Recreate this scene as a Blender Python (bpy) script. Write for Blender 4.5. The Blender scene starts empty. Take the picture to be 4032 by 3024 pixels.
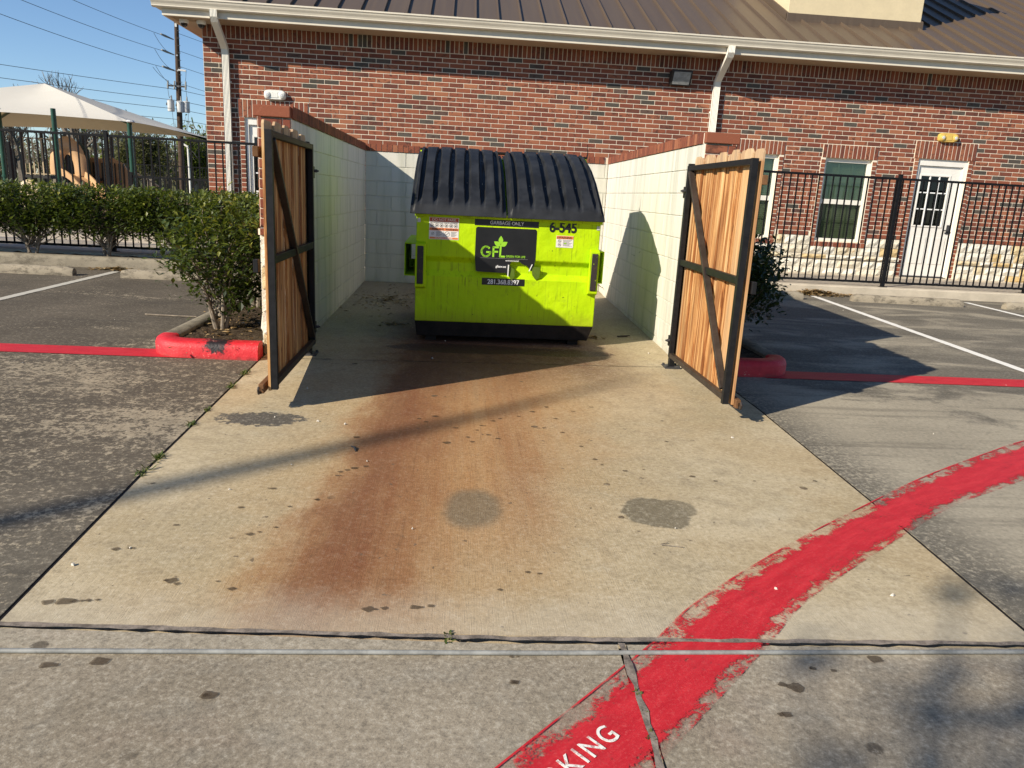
import bpy, math, random
from mathutils import Vector, Matrix
import numpy as np
random.seed(7); RNG = np.random.default_rng(11)
R = math.radians
scn = bpy.context.scene
COL = scn.collection
# ------------------------------------------------------------------ camera, sky, sun, exposure
YAW, PITCH, ROLL, FPX = .079, .2453, .0532, 2960.0
cam_d = bpy.data.cameras.new('camera'); cam = bpy.data.objects.new('camera', cam_d); COL.objects.link(cam)
fw = Vector((math.sin(YAW)*math.cos(PITCH), math.cos(YAW)*math.cos(PITCH), -math.sin(PITCH)))
ri = Vector((math.cos(YAW), -math.sin(YAW), 0)); up = ri.cross(fw)
r2 = ri*math.cos(ROLL) + up*math.sin(ROLL); u2 = -ri*math.sin(ROLL) + up*math.cos(ROLL)
mw = Matrix.Identity(4)
for i in range(3):
    mw[i][0], mw[i][1], mw[i][2] = r2[i], u2[i], -fw[i]
mw.translation = (0, 0, 1.323)
cam.matrix_world = mw
cam_d.sensor_width = 36; cam_d.lens = FPX/4032*36; cam_d.clip_start = .05; cam_d.clip_end = 2000
scn.camera = cam
SUN = Vector((2.51, 1.675, -1.68)).normalized()
ELEV = math.asin(-SUN.z); ROT = math.atan2(-SUN.x, -SUN.y)
w = bpy.data.worlds.new('World'); scn.world = w; w.use_nodes = True
wn = w.node_tree.nodes; wl = w.node_tree.links
sky = wn.new('ShaderNodeTexSky'); sky.sky_type = 'NISHITA'; sky.sun_disc = False
sky.sun_elevation = ELEV; sky.sun_rotation = ROT; sky.air_density = .85; sky.dust_density = 0.; sky.ozone_density = 4.4
wn['Background'].inputs[1].default_value = .097
wl.new(sky.outputs[0], wn['Background'].inputs[0])
sl = bpy.data.lights.new('sun', 'SUN'); sl.energy = 5.0; sl.angle = R(.53); sl.color = (1, .91, .76)
so = bpy.data.objects.new('sun', sl); COL.objects.link(so); so.rotation_euler = SUN.to_track_quat('-Z', 'Y').to_euler(); so.location = (-20, -14, 16)
vs = scn.view_settings; vs.view_transform = 'Standard'; vs.look = 'None'; vs.gamma = 1; vs.exposure = .52
scn.render.engine = 'CYCLES'; scn.render.resolution_x = 1024; scn.render.resolution_y = 768

# ------------------------------------------------------------------ mesh helpers
OFF = {}
def link(o, parent=None):
    COL.objects.link(o)
    if parent is not None: o.parent = parent
    return o
class MB:
    def __init__(s): s.v = []; s.f = []; s.r = []; s.m = []
    def face(s, idx, rnd=0., mi=0): s.f.append(idx); s.r.append(rnd); s.m.append(mi)
    def quadpts(s, pts, rnd=0., mi=0):
        b = len(s.v); s.v.extend(tuple(p) for p in pts); s.face(tuple(range(b, b+len(pts))), rnd, mi)
    def hexa(s, p, rnd=0., mi=0):   # p: 4 bottom ccw, 4 top ccw
        b = len(s.v); s.v.extend(tuple(q) for q in p)
        for q in ((3,2,1,0),(4,5,6,7),(0,1,5,4),(1,2,6,5),(2,3,7,6),(3,0,4,7)): s.face(tuple(b+i for i in q), rnd, mi)
    def box(s, x0, x1, y0, y1, z0, z1, rnd=0., mi=0):
        s.hexa([(x0,y0,z0),(x1,y0,z0),(x1,y1,z0),(x0,y1,z0),(x0,y0,z1),(x1,y0,z1),(x1,y1,z1),(x0,y1,z1)], rnd, mi)
    def bar(s, a, b, w, h, upv=(0,0,1), rnd=0., mi=0):  # rectangular bar from a to b
        a = Vector(a); b = Vector(b); d = (b-a).normalized(); upv = Vector(upv)
        if abs(d.dot(upv)) > .95: upv = Vector((0,1,0))
        sd = d.cross(upv).normalized()*(w/2); u = sd.cross(d).normalized()*(h/2)
        s.hexa([a-sd-u, a+sd-u, b+sd-u, b-sd-u, a-sd+u, a+sd+u, b+sd+u, b-sd+u], rnd, mi)
    def prism(s, poly, fn, t0, t1, rnd=0., mi=0, cap=True):
        b = len(s.v); n = len(poly)
        for t in (t0, t1): s.v.extend(tuple(fn(p[0], p[1], t)) for p in poly)
        for i in range(n):
            j = (i+1) % n; s.face((b+i, b+j, b+n+j, b+n+i), rnd, mi)
        if cap: s.face(tuple(b+n-1-i for i in range(n)), rnd, mi); s.face(tuple(b+n+i for i in range(n)), rnd, mi)
    def sweep(s, prof, frames, closed=True, rnd=0., mi=0, cap=True):  # prof (a,b); frames list of (origin, A, B)
        b = len(s.v); n = len(prof)
        for o, A, B in frames:
            o = Vector(o); A = Vector(A); B = Vector(B)
            s.v.extend(tuple(o + A*p[0] + B*p[1]) for p in prof)
        for k in range(len(frames)-1):
            for i in range(n if closed else n-1):
                j = (i+1) % n; s.face((b+k*n+i, b+k*n+j, b+(k+1)*n+j, b+(k+1)*n+i), rnd, mi)
        if cap and closed:
            s.face(tuple(b+n-1-i for i in range(n)), rnd, mi); s.face(tuple(b+(len(frames)-1)*n+i for i in range(n)), rnd, mi)
    def tube(s, pts, rad, n=8, rnd=0., mi=0, cap=True):
        pts = [Vector(p) for p in pts]
        rad = rad if hasattr(rad, '__len__') else [rad]*len(pts)
        fr = []
        prev = None
        for i, p in enumerate(pts):
            d = (pts[min(i+1, len(pts)-1)] - pts[max(i-1, 0)]).normalized()
            ref = prev if prev is not None else (Vector((0,0,1)) if abs(d.z) < .9 else Vector((1,0,0)))
            A = (ref - d*ref.dot(d)).normalized(); prev = A; B = d.cross(A)
            fr.append((p, A*rad[i], B*rad[i]))
        s.sweep([(math.cos(2*math.pi*k/n), math.sin(2*math.pi*k/n)) for k in range(n)], fr, True, rnd, mi, cap)
    def lathe(s, prof, c=(0,0,0), n=16, rnd=0., mi=0):
        b = len(s.v)
        for r, z in prof:
            for k in range(n):
                a = 2*math.pi*k/n; s.v.append((c[0]+r*math.cos(a), c[1]+r*math.sin(a), c[2]+z))
        for i in range(len(prof)-1):
            for k in range(n):
                j = (k+1) % n; s.face((b+i*n+k, b+i*n+j, b+(i+1)*n+j, b+(i+1)*n+k), rnd, mi)
        s.face(tuple(b+n-1-k for k in range(n)), rnd, mi); s.face(tuple(b+(len(prof)-1)*n+k for k in range(n)), rnd, mi)
    def grid(s, fn, nu, nv, rnd=0., mi=0):
        b = len(s.v)
        for j in range(nv+1):
            for i in range(nu+1): s.v.append(tuple(fn(i/nu, j/nv)))
        for j in range(nv):
            for i in range(nu):
                a = b+j*(nu+1)+i; s.face((a, a+1, a+nu+2, a+nu+1), rnd, mi)
    def brick(s, o, u, n, w, h, d, c, rnd=0., mi=0):
        # o lower-left corner on the wall plane, u along, n outward; front chamfered
        o = Vector(o); u = Vector(u); n = Vector(n); z = Vector((0,0,1)); b = len(s.v)
        def ring(i, q): return [o+u*i+z*i+n*q, o+u*(w-i)+z*i+n*q, o+u*(w-i)+z*(h-i)+n*q, o+u*i+z*(h-i)+n*q]
        for p in ring(0,0)+ring(0,d-c)+ring(c,d): s.v.append(tuple(p))
        for k in (0,4):
            for i in range(4):
                j = (i+1) % 4; s.face((b+k+i, b+k+j, b+k+4+j, b+k+4+i), rnd, mi)
        s.face((b+8, b+9, b+10, b+11), rnd, mi)
    def mesh(s, name, mats, off=(0,0,0), smooth=False):
        me = bpy.data.meshes.new(name)
        ox, oy, oz = off
        vv = [(x-ox, y-oy, z-oz) for x, y, z in s.v] if any(off) else s.v
        me.from_pydata(vv, [], s.f)
        for m in (mats if isinstance(mats, (list, tuple)) else [mats]): me.materials.append(m)
        if any(s.r):
            at = me.attributes.new('rnd', 'FLOAT', 'FACE'); at.data.foreach_set('value', s.r)
        if any(s.m): me.polygons.foreach_set('material_index', s.m)
        if smooth: me.polygons.foreach_set('use_smooth', [True]*len(me.polygons))
        me.update(); return me
    def build(s, name, mats, parent=None, smooth=False, bevel=0., seg=2, local=False, kind=None):
        off = (0,0,0) if local or parent is None else OFF.get(parent.name, (0,0,0))
        o = bpy.data.objects.new(name, s.mesh(name, mats, off, smooth)); link(o, parent)
        OFF[o.name] = off
        if bevel:
            md = o.modifiers.new('bevel', 'BEVEL'); md.width = bevel; md.segments = seg; md.limit_method = 'ANGLE'; md.angle_limit = R(40)
        if smooth and not bevel:
            o.data.set_sharp_from_angle(angle=R(45))
        if kind: o['kind'] = kind
        return o
def tag(o, label=None, cat=None, group=None, kind=None):
    if label: o['label'] = label
    if cat: o['category'] = cat
    if group: o['group'] = group
    if kind: o['kind'] = kind
    return o
def thing(name, label, cat, loc=(0,0,0), group=None, rz=0.):
    o = bpy.data.objects.new(name, None); o.empty_display_size = .1; link(o); o.location = loc; o.rotation_euler.z = rz
    OFF[o.name] = tuple(loc) if rz == 0 else (0,0,0)
    return tag(o, label, cat, group)
def copy_tree(o, parent=None):
    c = o.copy(); COL.objects.link(c); c.parent = parent
    for ch in o.children: copy_tree(ch, c)
    return c
def structure(mb, name, mats, label=None, **kw):
    o = mb.build(name, mats, **kw); o['kind'] = 'structure'
    if label: o['label'] = label
    return o
def text_obj(name, body, size, mat, loc, parent, bold=0., rot=(R(90),0,0), depth=.0006, align='LEFT', sx=1., spacing=1.):
    cu = bpy.data.curves.new(name, 'FONT'); cu.body = body; cu.size = size; cu.offset = bold; cu.extrude = depth; cu.align_x = align; cu.space_character = spacing
    t = bpy.data.objects.new(name+'_src', cu); COL.objects.link(t)
    bpy.context.view_layer.update()
    me = bpy.data.meshes.new_from_object(t.evaluated_get(bpy.context.evaluated_depsgraph_get()))
    bpy.data.objects.remove(t); bpy.data.curves.remove(cu)
    me.materials.clear(); me.materials.append(mat)
    o = bpy.data.objects.new(name, me); link(o, parent)
    off = OFF.get(parent.name, (0,0,0)) if parent else (0,0,0)
    o.location = (loc[0]-off[0], loc[1]-off[1], loc[2]-off[2]); o.rotation_euler = rot; o.scale = (sx,1,1); OFF[o.name] = off
    return o

# ------------------------------------------------------------------ node helpers
class NT:
    def __init__(s, name):
        s.mat = bpy.data.materials.new(name); s.mat.use_nodes = True; s.t = s.mat.node_tree
        s.b = s.t.nodes['Principled BSDF']; s.out = s.t.nodes['Material Output']
    def new(s, typ, ins=None, **props):
        n = s.t.nodes.new(typ)
        for k, v in props.items(): setattr(n, k, v)
        for k, v in (ins or {}).items(): s.put(n.inputs[k], v)
        return n
    def put(s, sock, v):
        if isinstance(v, bpy.types.NodeSocket): s.t.links.new(v, sock)
        elif v is not None:
            if hasattr(sock.default_value, '__len__') and not hasattr(v, '__len__'): v = (v,)*len(sock.default_value)
            if hasattr(sock.default_value, '__len__') and len(sock.default_value) == 4 and len(v) == 3: v = (*v, 1)
            sock.default_value = v
    def pos(s): return s.new('ShaderNodeNewGeometry').outputs['Position']
    def gpos(s):   # position carried back to the level layout plane
        p = s.pos(); x, y, z = s.sep(p); f = s.m('SUBTRACT', 1., s.m('DIVIDE', s.m('MINIMUM', z, 0.), 1.323)); return s.new('ShaderNodeVectorMath', {0: p, 1: s.comb(f, f, 1.)}, operation='DIVIDE').outputs[0]
    def objco(s): return s.new('ShaderNodeTexCoord').outputs['Object']
    def uv(s): return s.new('ShaderNodeTexCoord').outputs['UV']
    def sep(s, v): n = s.new('ShaderNodeSeparateXYZ', {0: v}); return n.outputs[0], n.outputs[1], n.outputs[2]
    def comb(s, x=0, y=0, z=0): return s.new('ShaderNodeCombineXYZ', {0: x, 1: y, 2: z}).outputs[0]
    def scale(s, v, sc): return s.new('ShaderNodeVectorMath', {0: v, 1: sc}, operation='MULTIPLY').outputs[0]
    def m(s, op, a, b=None, c=None, clamp=False):
        n = s.new('ShaderNodeMath', {0: a}, operation=op); n.use_clamp = clamp
        if b is not None: s.put(n.inputs[1], b)
        if c is not None: s.put(n.inputs[2], c)
        return n.outputs[0]
    def noise(s, v, sc, det=4, rough=.55, dist=0.): return s.new('ShaderNodeTexNoise', {'Vector': v, 'Scale': sc, 'Detail': det, 'Roughness': rough, 'Distortion': dist}).outputs['Fac']
    def step(s, x, a, b): return s.new('ShaderNodeMapRange', {'Value': x, 'From Min': a, 'From Max': b}, interpolation_type='SMOOTHSTEP').outputs['Result']
    def mix(s, f, a, b, blend='MIX'):
        n = s.new('ShaderNodeMix', data_type='RGBA', blend_type=blend); s.put(n.inputs['Factor'], f); s.put(n.inputs[6], a); s.put(n.inputs[7], b); return n.outputs[2]
    def ramp(s, f, stops, interp='LINEAR'):
        n = s.new('ShaderNodeValToRGB', {0: f}); e = n.color_ramp.elements; n.color_ramp.interpolation = interp
        while len(e) < len(stops): e.new(.5)
        for el, (p, c) in zip(e, stops): el.position = p; el.color = (*c, 1) if len(c) == 3 else c
        return n.outputs[0]
    def rnd(s):
        a = s.new('ShaderNodeAttribute', attribute_name='rnd').outputs['Fac']; b = s.new('ShaderNodeAttribute', attribute_name='rnd', attribute_type='OBJECT').outputs['Fac']
        return s.m('ADD', a, b)
    def oirand(s): return s.new('ShaderNodeObjectInfo').outputs['Random']
    def blob(s, x, y, cx, cy, rx, ry, soft, nz=None, amt=0.):
        a = s.m('DIVIDE', s.m('SUBTRACT', x, cx), rx); b = s.m('DIVIDE', s.m('SUBTRACT', y, cy), ry)
        d = s.m('SQRT', s.m('ADD', s.m('MULTIPLY', a, a), s.m('MULTIPLY', b, b)))
        if nz is not None: d = s.m('ADD', d, s.m('MULTIPLY', s.m('SUBTRACT', nz, .5), amt))
        return s.step(d, 1+soft, 1-soft)
    def bump(s, h, strength=.3, dist=.01):
        n = s.new('ShaderNodeBump', {'Height': h, 'Strength': strength, 'Distance': dist}); s.t.links.new(n.outputs[0], s.b.inputs['Normal']); return n
    def fin(s, col=None, rough=None, spec=None, metal=None, **kw):
        if col is not None: s.put(s.b.inputs['Base Color'], col)
        if rough is not None: s.put(s.b.inputs['Roughness'], rough)
        if spec is not None: s.put(s.b.inputs['Specular IOR Level'], spec)
        if metal is not None: s.put(s.b.inputs['Metallic'], metal)
        return s.mat
def simple(name, c, rough=.6, var=.15, sc=12., spec=.4, metal=0., bump=0., bsc=60., obj=False):
    n = NT(name); p = n.objco() if obj else n.pos()
    f = n.noise(p, sc, 4); f2 = n.noise(p, sc*7, 3)
    k = n.m('ADD', n.m('MULTIPLY', f, .7), n.m('MULTIPLY', f2, .3))
    col = n.mix(n.step(k, .3, .7), tuple(x*(1-var) for x in c), tuple(min(1, x*(1+var)) for x in c))
    if bump: n.bump(n.noise(p, bsc, 4), bump, .004)
    return n.fin(col, n.m('ADD', rough-.06, n.m('MULTIPLY', f, .12)), spec, metal)

# ------------------------------------------------------------------ materials
def mat_brick():
    n = NT('brick'); p = n.pos(); r = n.rnd()
    base = n.ramp(r, [(0,(.060,.052,.044)),(.085,(.095,.082,.068)),(.10,(.12,.046,.034)),(.28,(.20,.064,.038)),(.5,(.27,.092,.050)),(.7,(.17,.052,.034)),(.85,(.25,.080,.045)),(1,(.32,.13,.070))])
    r3 = n.m('FRACT', n.m('MULTIPLY', r, 7.31))
    q = n.new('ShaderNodeVectorMath', {0: p, 1: n.comb(n.m('MULTIPLY', r, 13.), r, n.m('MULTIPLY', r, 5.))}, operation='ADD').outputs[0]
    bl = n.noise(n.scale(q, (1,1,1.3)), 13., 5, .65, .6)
    dark = n.m('MULTIPLY', n.step(bl, .50, .62), n.step(r3, .1, .75))
    c = n.mix(n.m('MULTIPLY', dark, .8), base, (.07,.033,.026))
    lite = n.step(n.noise(q, 22., 4, .6), .6, .78)
    c = n.mix(n.m('MULTIPLY', lite, .45), c, (.40,.16,.10))
    n.bump(n.noise(p, 90., 5, .7), .5, .006)
    return n.fin(c, .85, .2)
def mat_mortar():
    n = NT('mortar'); p = n.pos(); f = n.noise(p, 5., 4); n.bump(n.noise(p, 140., 4), .4, .004)
    return n.fin(n.mix(f, (.66,.57,.44), (.80,.71,.57)), .9, .15)
def mat_cmu():
    n = NT('white_block_paint'); p = n.pos(); x, y, z = n.sep(p); r = n.rnd()
    st = n.noise(n.comb(n.m('MULTIPLY', x, 9.), n.m('MULTIPLY', y, 9.), n.m('MULTIPLY', z, .7)), 1., 5, .6)
    g = n.noise(p, 2.2, 4)
    c = n.mix(n.m('MULTIPLY', n.step(st, .44, .66), .6), (.64,.61,.54), (.42,.42,.34))
    c = n.mix(n.m('MULTIPLY', n.step(g, .52, .8), .4), c, (.55,.55,.50))
    c = n.mix(n.m('MULTIPLY', r, .10), c, (.55,.53,.46))
    low = n.m('MULTIPLY', n.step(n.m('ADD', z, n.m('MULTIPLY', n.noise(p, 5., 6, .7), .45)), .32, .05), .75)
    c = n.mix(low, c, (.36,.34,.28))
    n.bump(n.m('ADD', n.noise(p, 45., 5, .7), n.noise(p, 160., 3)), .35, .004)
    return n.fin(c, .7, .3)
def conc_common(n, p, x, y, z):
    fine = n.noise(p, 130., 5, .75); med = n.noise(p, 9., 5, .6); big = n.noise(p, 1.1, 4, .6)
    return fine, med, big
def drips(n, p, sc, thr):
    v = n.new('ShaderNodeTexVoronoi', {'Vector': p, 'Scale': sc}); cr, cg, cb = n.sep(v.outputs['Color'])
    rad = n.m('MULTIPLY', n.m('MULTIPLY', cg, cg), .16)
    wob = n.m('MULTIPLY', n.m('SUBTRACT', n.noise(p, sc*9, 2), .5), .10)
    return n.m('MULTIPLY', n.step(n.m('ADD', v.outputs['Distance'], wob), n.m('ADD', rad, .05), rad), n.m('GREATER_THAN', cr, thr))
def mat_pad():
    n = NT('stained_concrete'); p = n.gpos(); x, y, z = n.sep(p); fine, med, big = conc_common(n, p, x, y, z)
    c = n.mix(n.step(big, .3, .7), (.39,.31,.185), (.50,.41,.265))
    c = n.mix(n.m('MULTIPLY', n.step(med, .45, .75), .55), c, (.28,.225,.145)); c = n.mix(n.m('MULTIPLY', n.step(n.noise(p, 2.6, 5, .65, .6), .54, .72), .45), c, (.50,.43,.30))
    # rust run from the container toward the drive: firm left edge, fading to ochre on the right
    wob = n.m('MULTIPLY', n.m('SUBTRACT', n.noise(n.comb(n.m('MULTIPLY', x, .9), n.m('MULTIPLY', y, .6), 0), 2.2, 5, .6), .5), .42)
    w2 = n.m('MULTIPLY', n.m('SUBTRACT', n.noise(n.comb(n.m('MULTIPLY', x, 3.), n.m('MULTIPLY', y, 1.1), 0), 2.5, 5, .7), .5), .22)
    u = n.m('ADD', n.m('SUBTRACT', x, n.m('ADD', -.60, n.m('MULTIPLY', n.m('SUBTRACT', y, 2.1), .045))), n.m('ADD', wob, w2))
    streak = n.noise(n.comb(n.m('MULTIPLY', x, 16.), n.m('MULTIPLY', y, .7), 0), 1., 5, .65)
    st3 = n.noise(n.comb(n.m('MULTIPLY', x, 45.), n.m('MULTIPLY', y, 1.6), 0), 1., 3, .6)
    wr = n.m('MINIMUM', n.m('ADD', .62, n.m('MULTIPLY', n.m('SUBTRACT', y, 2.1), .33)), 1.2)
    wide = n.m('MULTIPLY', n.m('MULTIPLY', n.step(u, -.22, .10), n.step(n.m('SUBTRACT', u, wr), .40, -.50)), n.step(y, 1.6, 2.6))
    halo = n.m('MULTIPLY', n.m('MULTIPLY', n.step(u, -.75, -.05), n.step(n.m('SUBTRACT', u, wr), .75, .0)), n.step(big, .3, .6))
    c = n.mix(n.m('MULTIPLY', halo, .65), c, (.40,.265,.12)); c = n.mix(n.m('MULTIPLY', n.step(n.noise(p, .8, 4, .6, .4), .46, .66), .5), c, (.40,.29,.15))
    c = n.mix(n.m('MULTIPLY', wide, n.m('ADD', .35, n.m('MULTIPLY', streak, .75))), c, (.385,.185,.062))
    core = n.m('MULTIPLY', n.m('MULTIPLY', n.step(u, -.14, .20), n.step(u, .72, .20)), n.step(y, 1.7, 2.5))
    c = n.mix(n.m('MULTIPLY', core, n.m('ADD', .30, n.m('MULTIPLY', n.m('ADD', streak, n.m('MULTIPLY', med, .6)), .62))), c, (.195,.070,.026))
    c = n.mix(n.m('MULTIPLY', n.m('MULTIPLY', n.step(u, -.08, .10), n.step(u, .34, .10)), .28), c, (.13,.048,.026))
    c = n.mix(n.m('MULTIPLY', n.m('MULTIPLY', wide, n.step(st3, .56, .72)), .35), c, (.16,.075,.03))
    sec = n.m('MULTIPLY', n.m('MULTIPLY', n.m('MULTIPLY', n.step(u, .62, .84), n.step(u, 1.12, .86)), n.step(y, 2.2, 3.4)), n.m('ADD', .1, n.m('MULTIPLY', streak, .6))); c = n.mix(sec, c, (.24,.10,.04))
    near = n.m('MULTIPLY', n.m('MULTIPLY', n.step(n.m('ADD', y, n.m('MULTIPLY', wob, 1.5)), 4.6, 6.2), n.step(n.m('ADD', x, wob), -.95, -.25)), n.step(n.m('ADD', x, wob), 1.7, 1.0))
    c = n.mix(n.m('MULTIPLY', near, n.m('ADD', .55, n.m('MULTIPLY', med, .6))), c, (.115,.045,.02))
    # liquid pool and spots, plus one soft cast shadow painted in
    nz = n.noise(p, 6., 4)
    pool = n.m('MAXIMUM', n.blob(x, y, .05, 6.47, .62, .20, .06, nz, .5), n.blob(x, y, .85, 6.46, .52, .16, .06, nz, .5))
    oil = n.m('MULTIPLY', n.blob(x, y, -1.1, 4.24, .24, .13, .08, n.noise(p, 14., 5, .7), 2.2), .9)
    soft = n.m('MULTIPLY', n.blob(x, y, .1, 3.03, .13, .20, .28, nz, .5), .75)  # soft-edged blob paints a cast shadow into the concrete colour
    wet = n.m('MULTIPLY', n.blob(x, y, .905, 3.03, .155, .165, .06, nz, .75), .8)
    wet2 = n.blob(x, y, 1.0, 3.08, .11, .10, .1, nz, .6)
    c = n.mix(n.m('MULTIPLY', pool, .8), c, (.045,.018,.01))
    c = n.mix(oil, c, (.06,.055,.05))
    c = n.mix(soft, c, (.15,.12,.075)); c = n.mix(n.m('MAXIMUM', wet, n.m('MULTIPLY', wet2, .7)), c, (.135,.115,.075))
    dr = n.m('MULTIPLY', drips(n, p, 8.0, .80), n.step(n.noise(p, 1.9, 2), .42, .54))
    c = n.mix(n.m('MULTIPLY', dr, .85), c, (.085,.055,.03))
    # inside of the enclosure is greyer, dirty along the walls
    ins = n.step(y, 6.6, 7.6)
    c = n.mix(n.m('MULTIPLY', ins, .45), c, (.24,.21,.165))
    broom = n.noise(n.comb(n.m('MULTIPLY', x, 260.), n.m('MULTIPLY', y, 9.), 0), 1., 2)
    c = n.mix(n.m('MULTIPLY', n.step(broom, .45, .8), .22), c, n.mix(.5, c, (.12,.09,.06)))
    grain = n.noise(p, 48., 6, .8); gr2 = n.noise(p, 17., 5, .7)
    c = n.mix(n.m('MULTIPLY', n.step(grain, .50, .64), n.m('SUBTRACT', .42, n.m('MULTIPLY', n.m('MAXIMUM', core, wide), .25))), c, n.mix(.5, c, (.80,.72,.56)))
    c = n.mix(n.m('MULTIPLY', n.step(grain, .50, .36), .48), c, n.mix(.6, c, (.06,.045,.03)))
    c = n.mix(n.m('MULTIPLY', n.step(gr2, .53, .66), .20), c, n.mix(.6, c, (.12,.085,.045)))
    c = n.mix(n.m('MULTIPLY', n.step(n.noise(p, 26., 3, .5), .70, .735), .7), c, (.10,.075,.05))
    # the pale end by the joint
    c = n.mix(n.m('MULTIPLY', n.step(n.m('ADD', y, n.m('MULTIPLY', med, .3)), 2.55, 2.25), .35), c, (.50,.45,.36))
    n.bump(n.m('ADD', fine, n.m('MULTIPLY', broom, .7)), .45, .004)
    return n.fin(c, n.m('SUBTRACT', .85, n.m('MULTIPLY', n.m('MAXIMUM', pool, wet), .22)), .3)
def mat_drive():
    n = NT('grey_concrete'); p = n.gpos(); x, y, z = n.sep(p); fine, med, big = conc_common(n, p, x, y, z)
    c = n.mix(n.step(big, .3, .7), (.235,.195,.14), (.32,.27,.20)); c = n.mix(n.m('MULTIPLY', n.step(med, .45, .75), .45), c, (.235,.215,.175))
    edge = n.step(n.m('ADD', y, n.m('MULTIPLY', med, .08)), 1.97, 2.02)
    c = n.mix(n.m('MULTIPLY', edge, .35), c, (.44,.39,.30))
    pk = n.step(n.noise(n.scale(p, (1.,2.,1.)), 1.6, 3), .55, .75); c = n.mix(n.m('MULTIPLY', pk, .22), c, (.30,.20,.16))
    dr = n.m('MULTIPLY', drips(n, p, 7., .62), n.step(n.noise(p, 1.6, 2), .43, .55)); c = n.mix(n.m('MULTIPLY', dr, .75), c, (.07,.055,.04))
    grain = n.noise(p, 55., 6, .8); c = n.mix(n.m('MULTIPLY', n.step(grain, .50, .64), .55), c, n.mix(.5, c, (.72,.66,.54))); c = n.mix(n.m('MULTIPLY', n.step(grain, .50, .36), .65), c, n.mix(.62, c, (.04,.035,.03))); c = n.mix(n.m('MULTIPLY', n.step(n.noise(p, 19., 5, .7), .53, .66), .20), c, n.mix(.55, c, (.09,.075,.055)))
    br = n.noise(n.comb(n.m('MULTIPLY', n.m('ADD', x, n.m('MULTIPLY', y, -.45)), 150.), n.m('MULTIPLY', y, 6.), 0), 1., 2); c = n.mix(n.m('MULTIPLY', n.step(br, .5, .8), .15), c, (.13,.115,.09))
    n.bump(n.m('ADD', fine, n.m('MULTIPLY', br, .5)), .5, .004)
    return n.fin(c, .88, .25)
def mat_parking(name, dark, lite, left):
    n = NT(name); p = n.gpos(); x, y, z = n.sep(p); fine, med, big = conc_common(n, p, x, y, z)
    wp = n.comb(n.m('MULTIPLY', x, .55), y, z)
    wear = n.noise(wp, 1.3, 5, .65, .5); fl = n.noise(n.comb(n.m('MULTIPLY', x, 1.15), y, 0), 34., 6, .75)
    if left:
        front = n.step(n.m('ADD', y, n.m('MULTIPLY', wear, 1.2)), 4.4, 2.6)
        k = n.m('ADD', n.m('MULTIPLY', n.step(wear, .42, .72), .5), n.m('MULTIPLY', n.blob(x, y, -2.2, 4.6, 1.6, 1.5, .5, wear, .6), .35))
        k = n.m('ADD', k, n.m('MULTIPLY', front, .28))
        t = n.m('SUBTRACT', .61, n.m('MULTIPLY', k, .22))
        mask = n.m('MULTIPLY', n.step(n.m('ADD', n.m('MULTIPLY', fl, .62), n.m('MULTIPLY', n.noise(n.comb(n.m('MULTIPLY', x, 1.1), y, 0), 11., 5, .7), .40)), t, n.m('ADD', t, .05)), n.m('ADD', .55, n.m('MULTIPLY', med, .6)))
        c = n.mix(n.step(big, .3, .7), dark, tuple(v*1.5 for v in dark)); c = n.mix(n.m('MULTIPLY', front, .45), c, (.15,.135,.105))
        c = n.mix(n.m('MULTIPLY', mask, .85), c, lite)
    else:
        stall = n.step(n.m('ADD', y, n.m('MULTIPLY', wear, 2.4)), 5.4, 7.2)
        lim = n.m('SUBTRACT', .74, n.m('MULTIPLY', stall, .25))
        dk = n.step(n.m('ADD', n.m('MULTIPLY', wear, .75), n.m('MULTIPLY', fl, .28)), n.m('SUBTRACT', lim, .1), n.m('ADD', lim, .06))
        jn = n.m('MULTIPLY', n.step(n.m('SUBTRACT', x, 2.02), .5, .0), n.step(n.m('ADD', fl, n.m('MULTIPLY', wear, .3)), .52, .66))
        base = n.mix(n.step(big, .3, .7), lite, tuple(v*.82 for v in lite))
        c = n.mix(n.m('MULTIPLY', n.m('MAXIMUM', dk, jn), .85), base, dark)
        c = n.mix(n.m('MULTIPLY', n.m('MULTIPLY', n.step(fl, .56, .66), stall), .35), c, lite)
    grain = n.noise(p, 42., 6, .8); c = n.mix(n.m('MULTIPLY', n.step(grain, .51, .64), .5), c, n.mix(.45, c, (.62,.55,.42))); c = n.mix(n.m('MULTIPLY', n.step(grain, .49, .34), .55), c, n.mix(.6, c, (.02,.02,.015)))
    sk = n.noise(n.comb(n.m('MULTIPLY', n.m('ADD', x, n.m('MULTIPLY', y, .3)), .45), n.m('MULTIPLY', y, 5.), 0), 1.3, 5, .65); c = n.mix(n.m('MULTIPLY', n.step(sk, .50, .68), .35), c, (.055,.048,.038))
    n.bump(fine, .5, .004)
    return n.fin(c, .88, .25)
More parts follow.
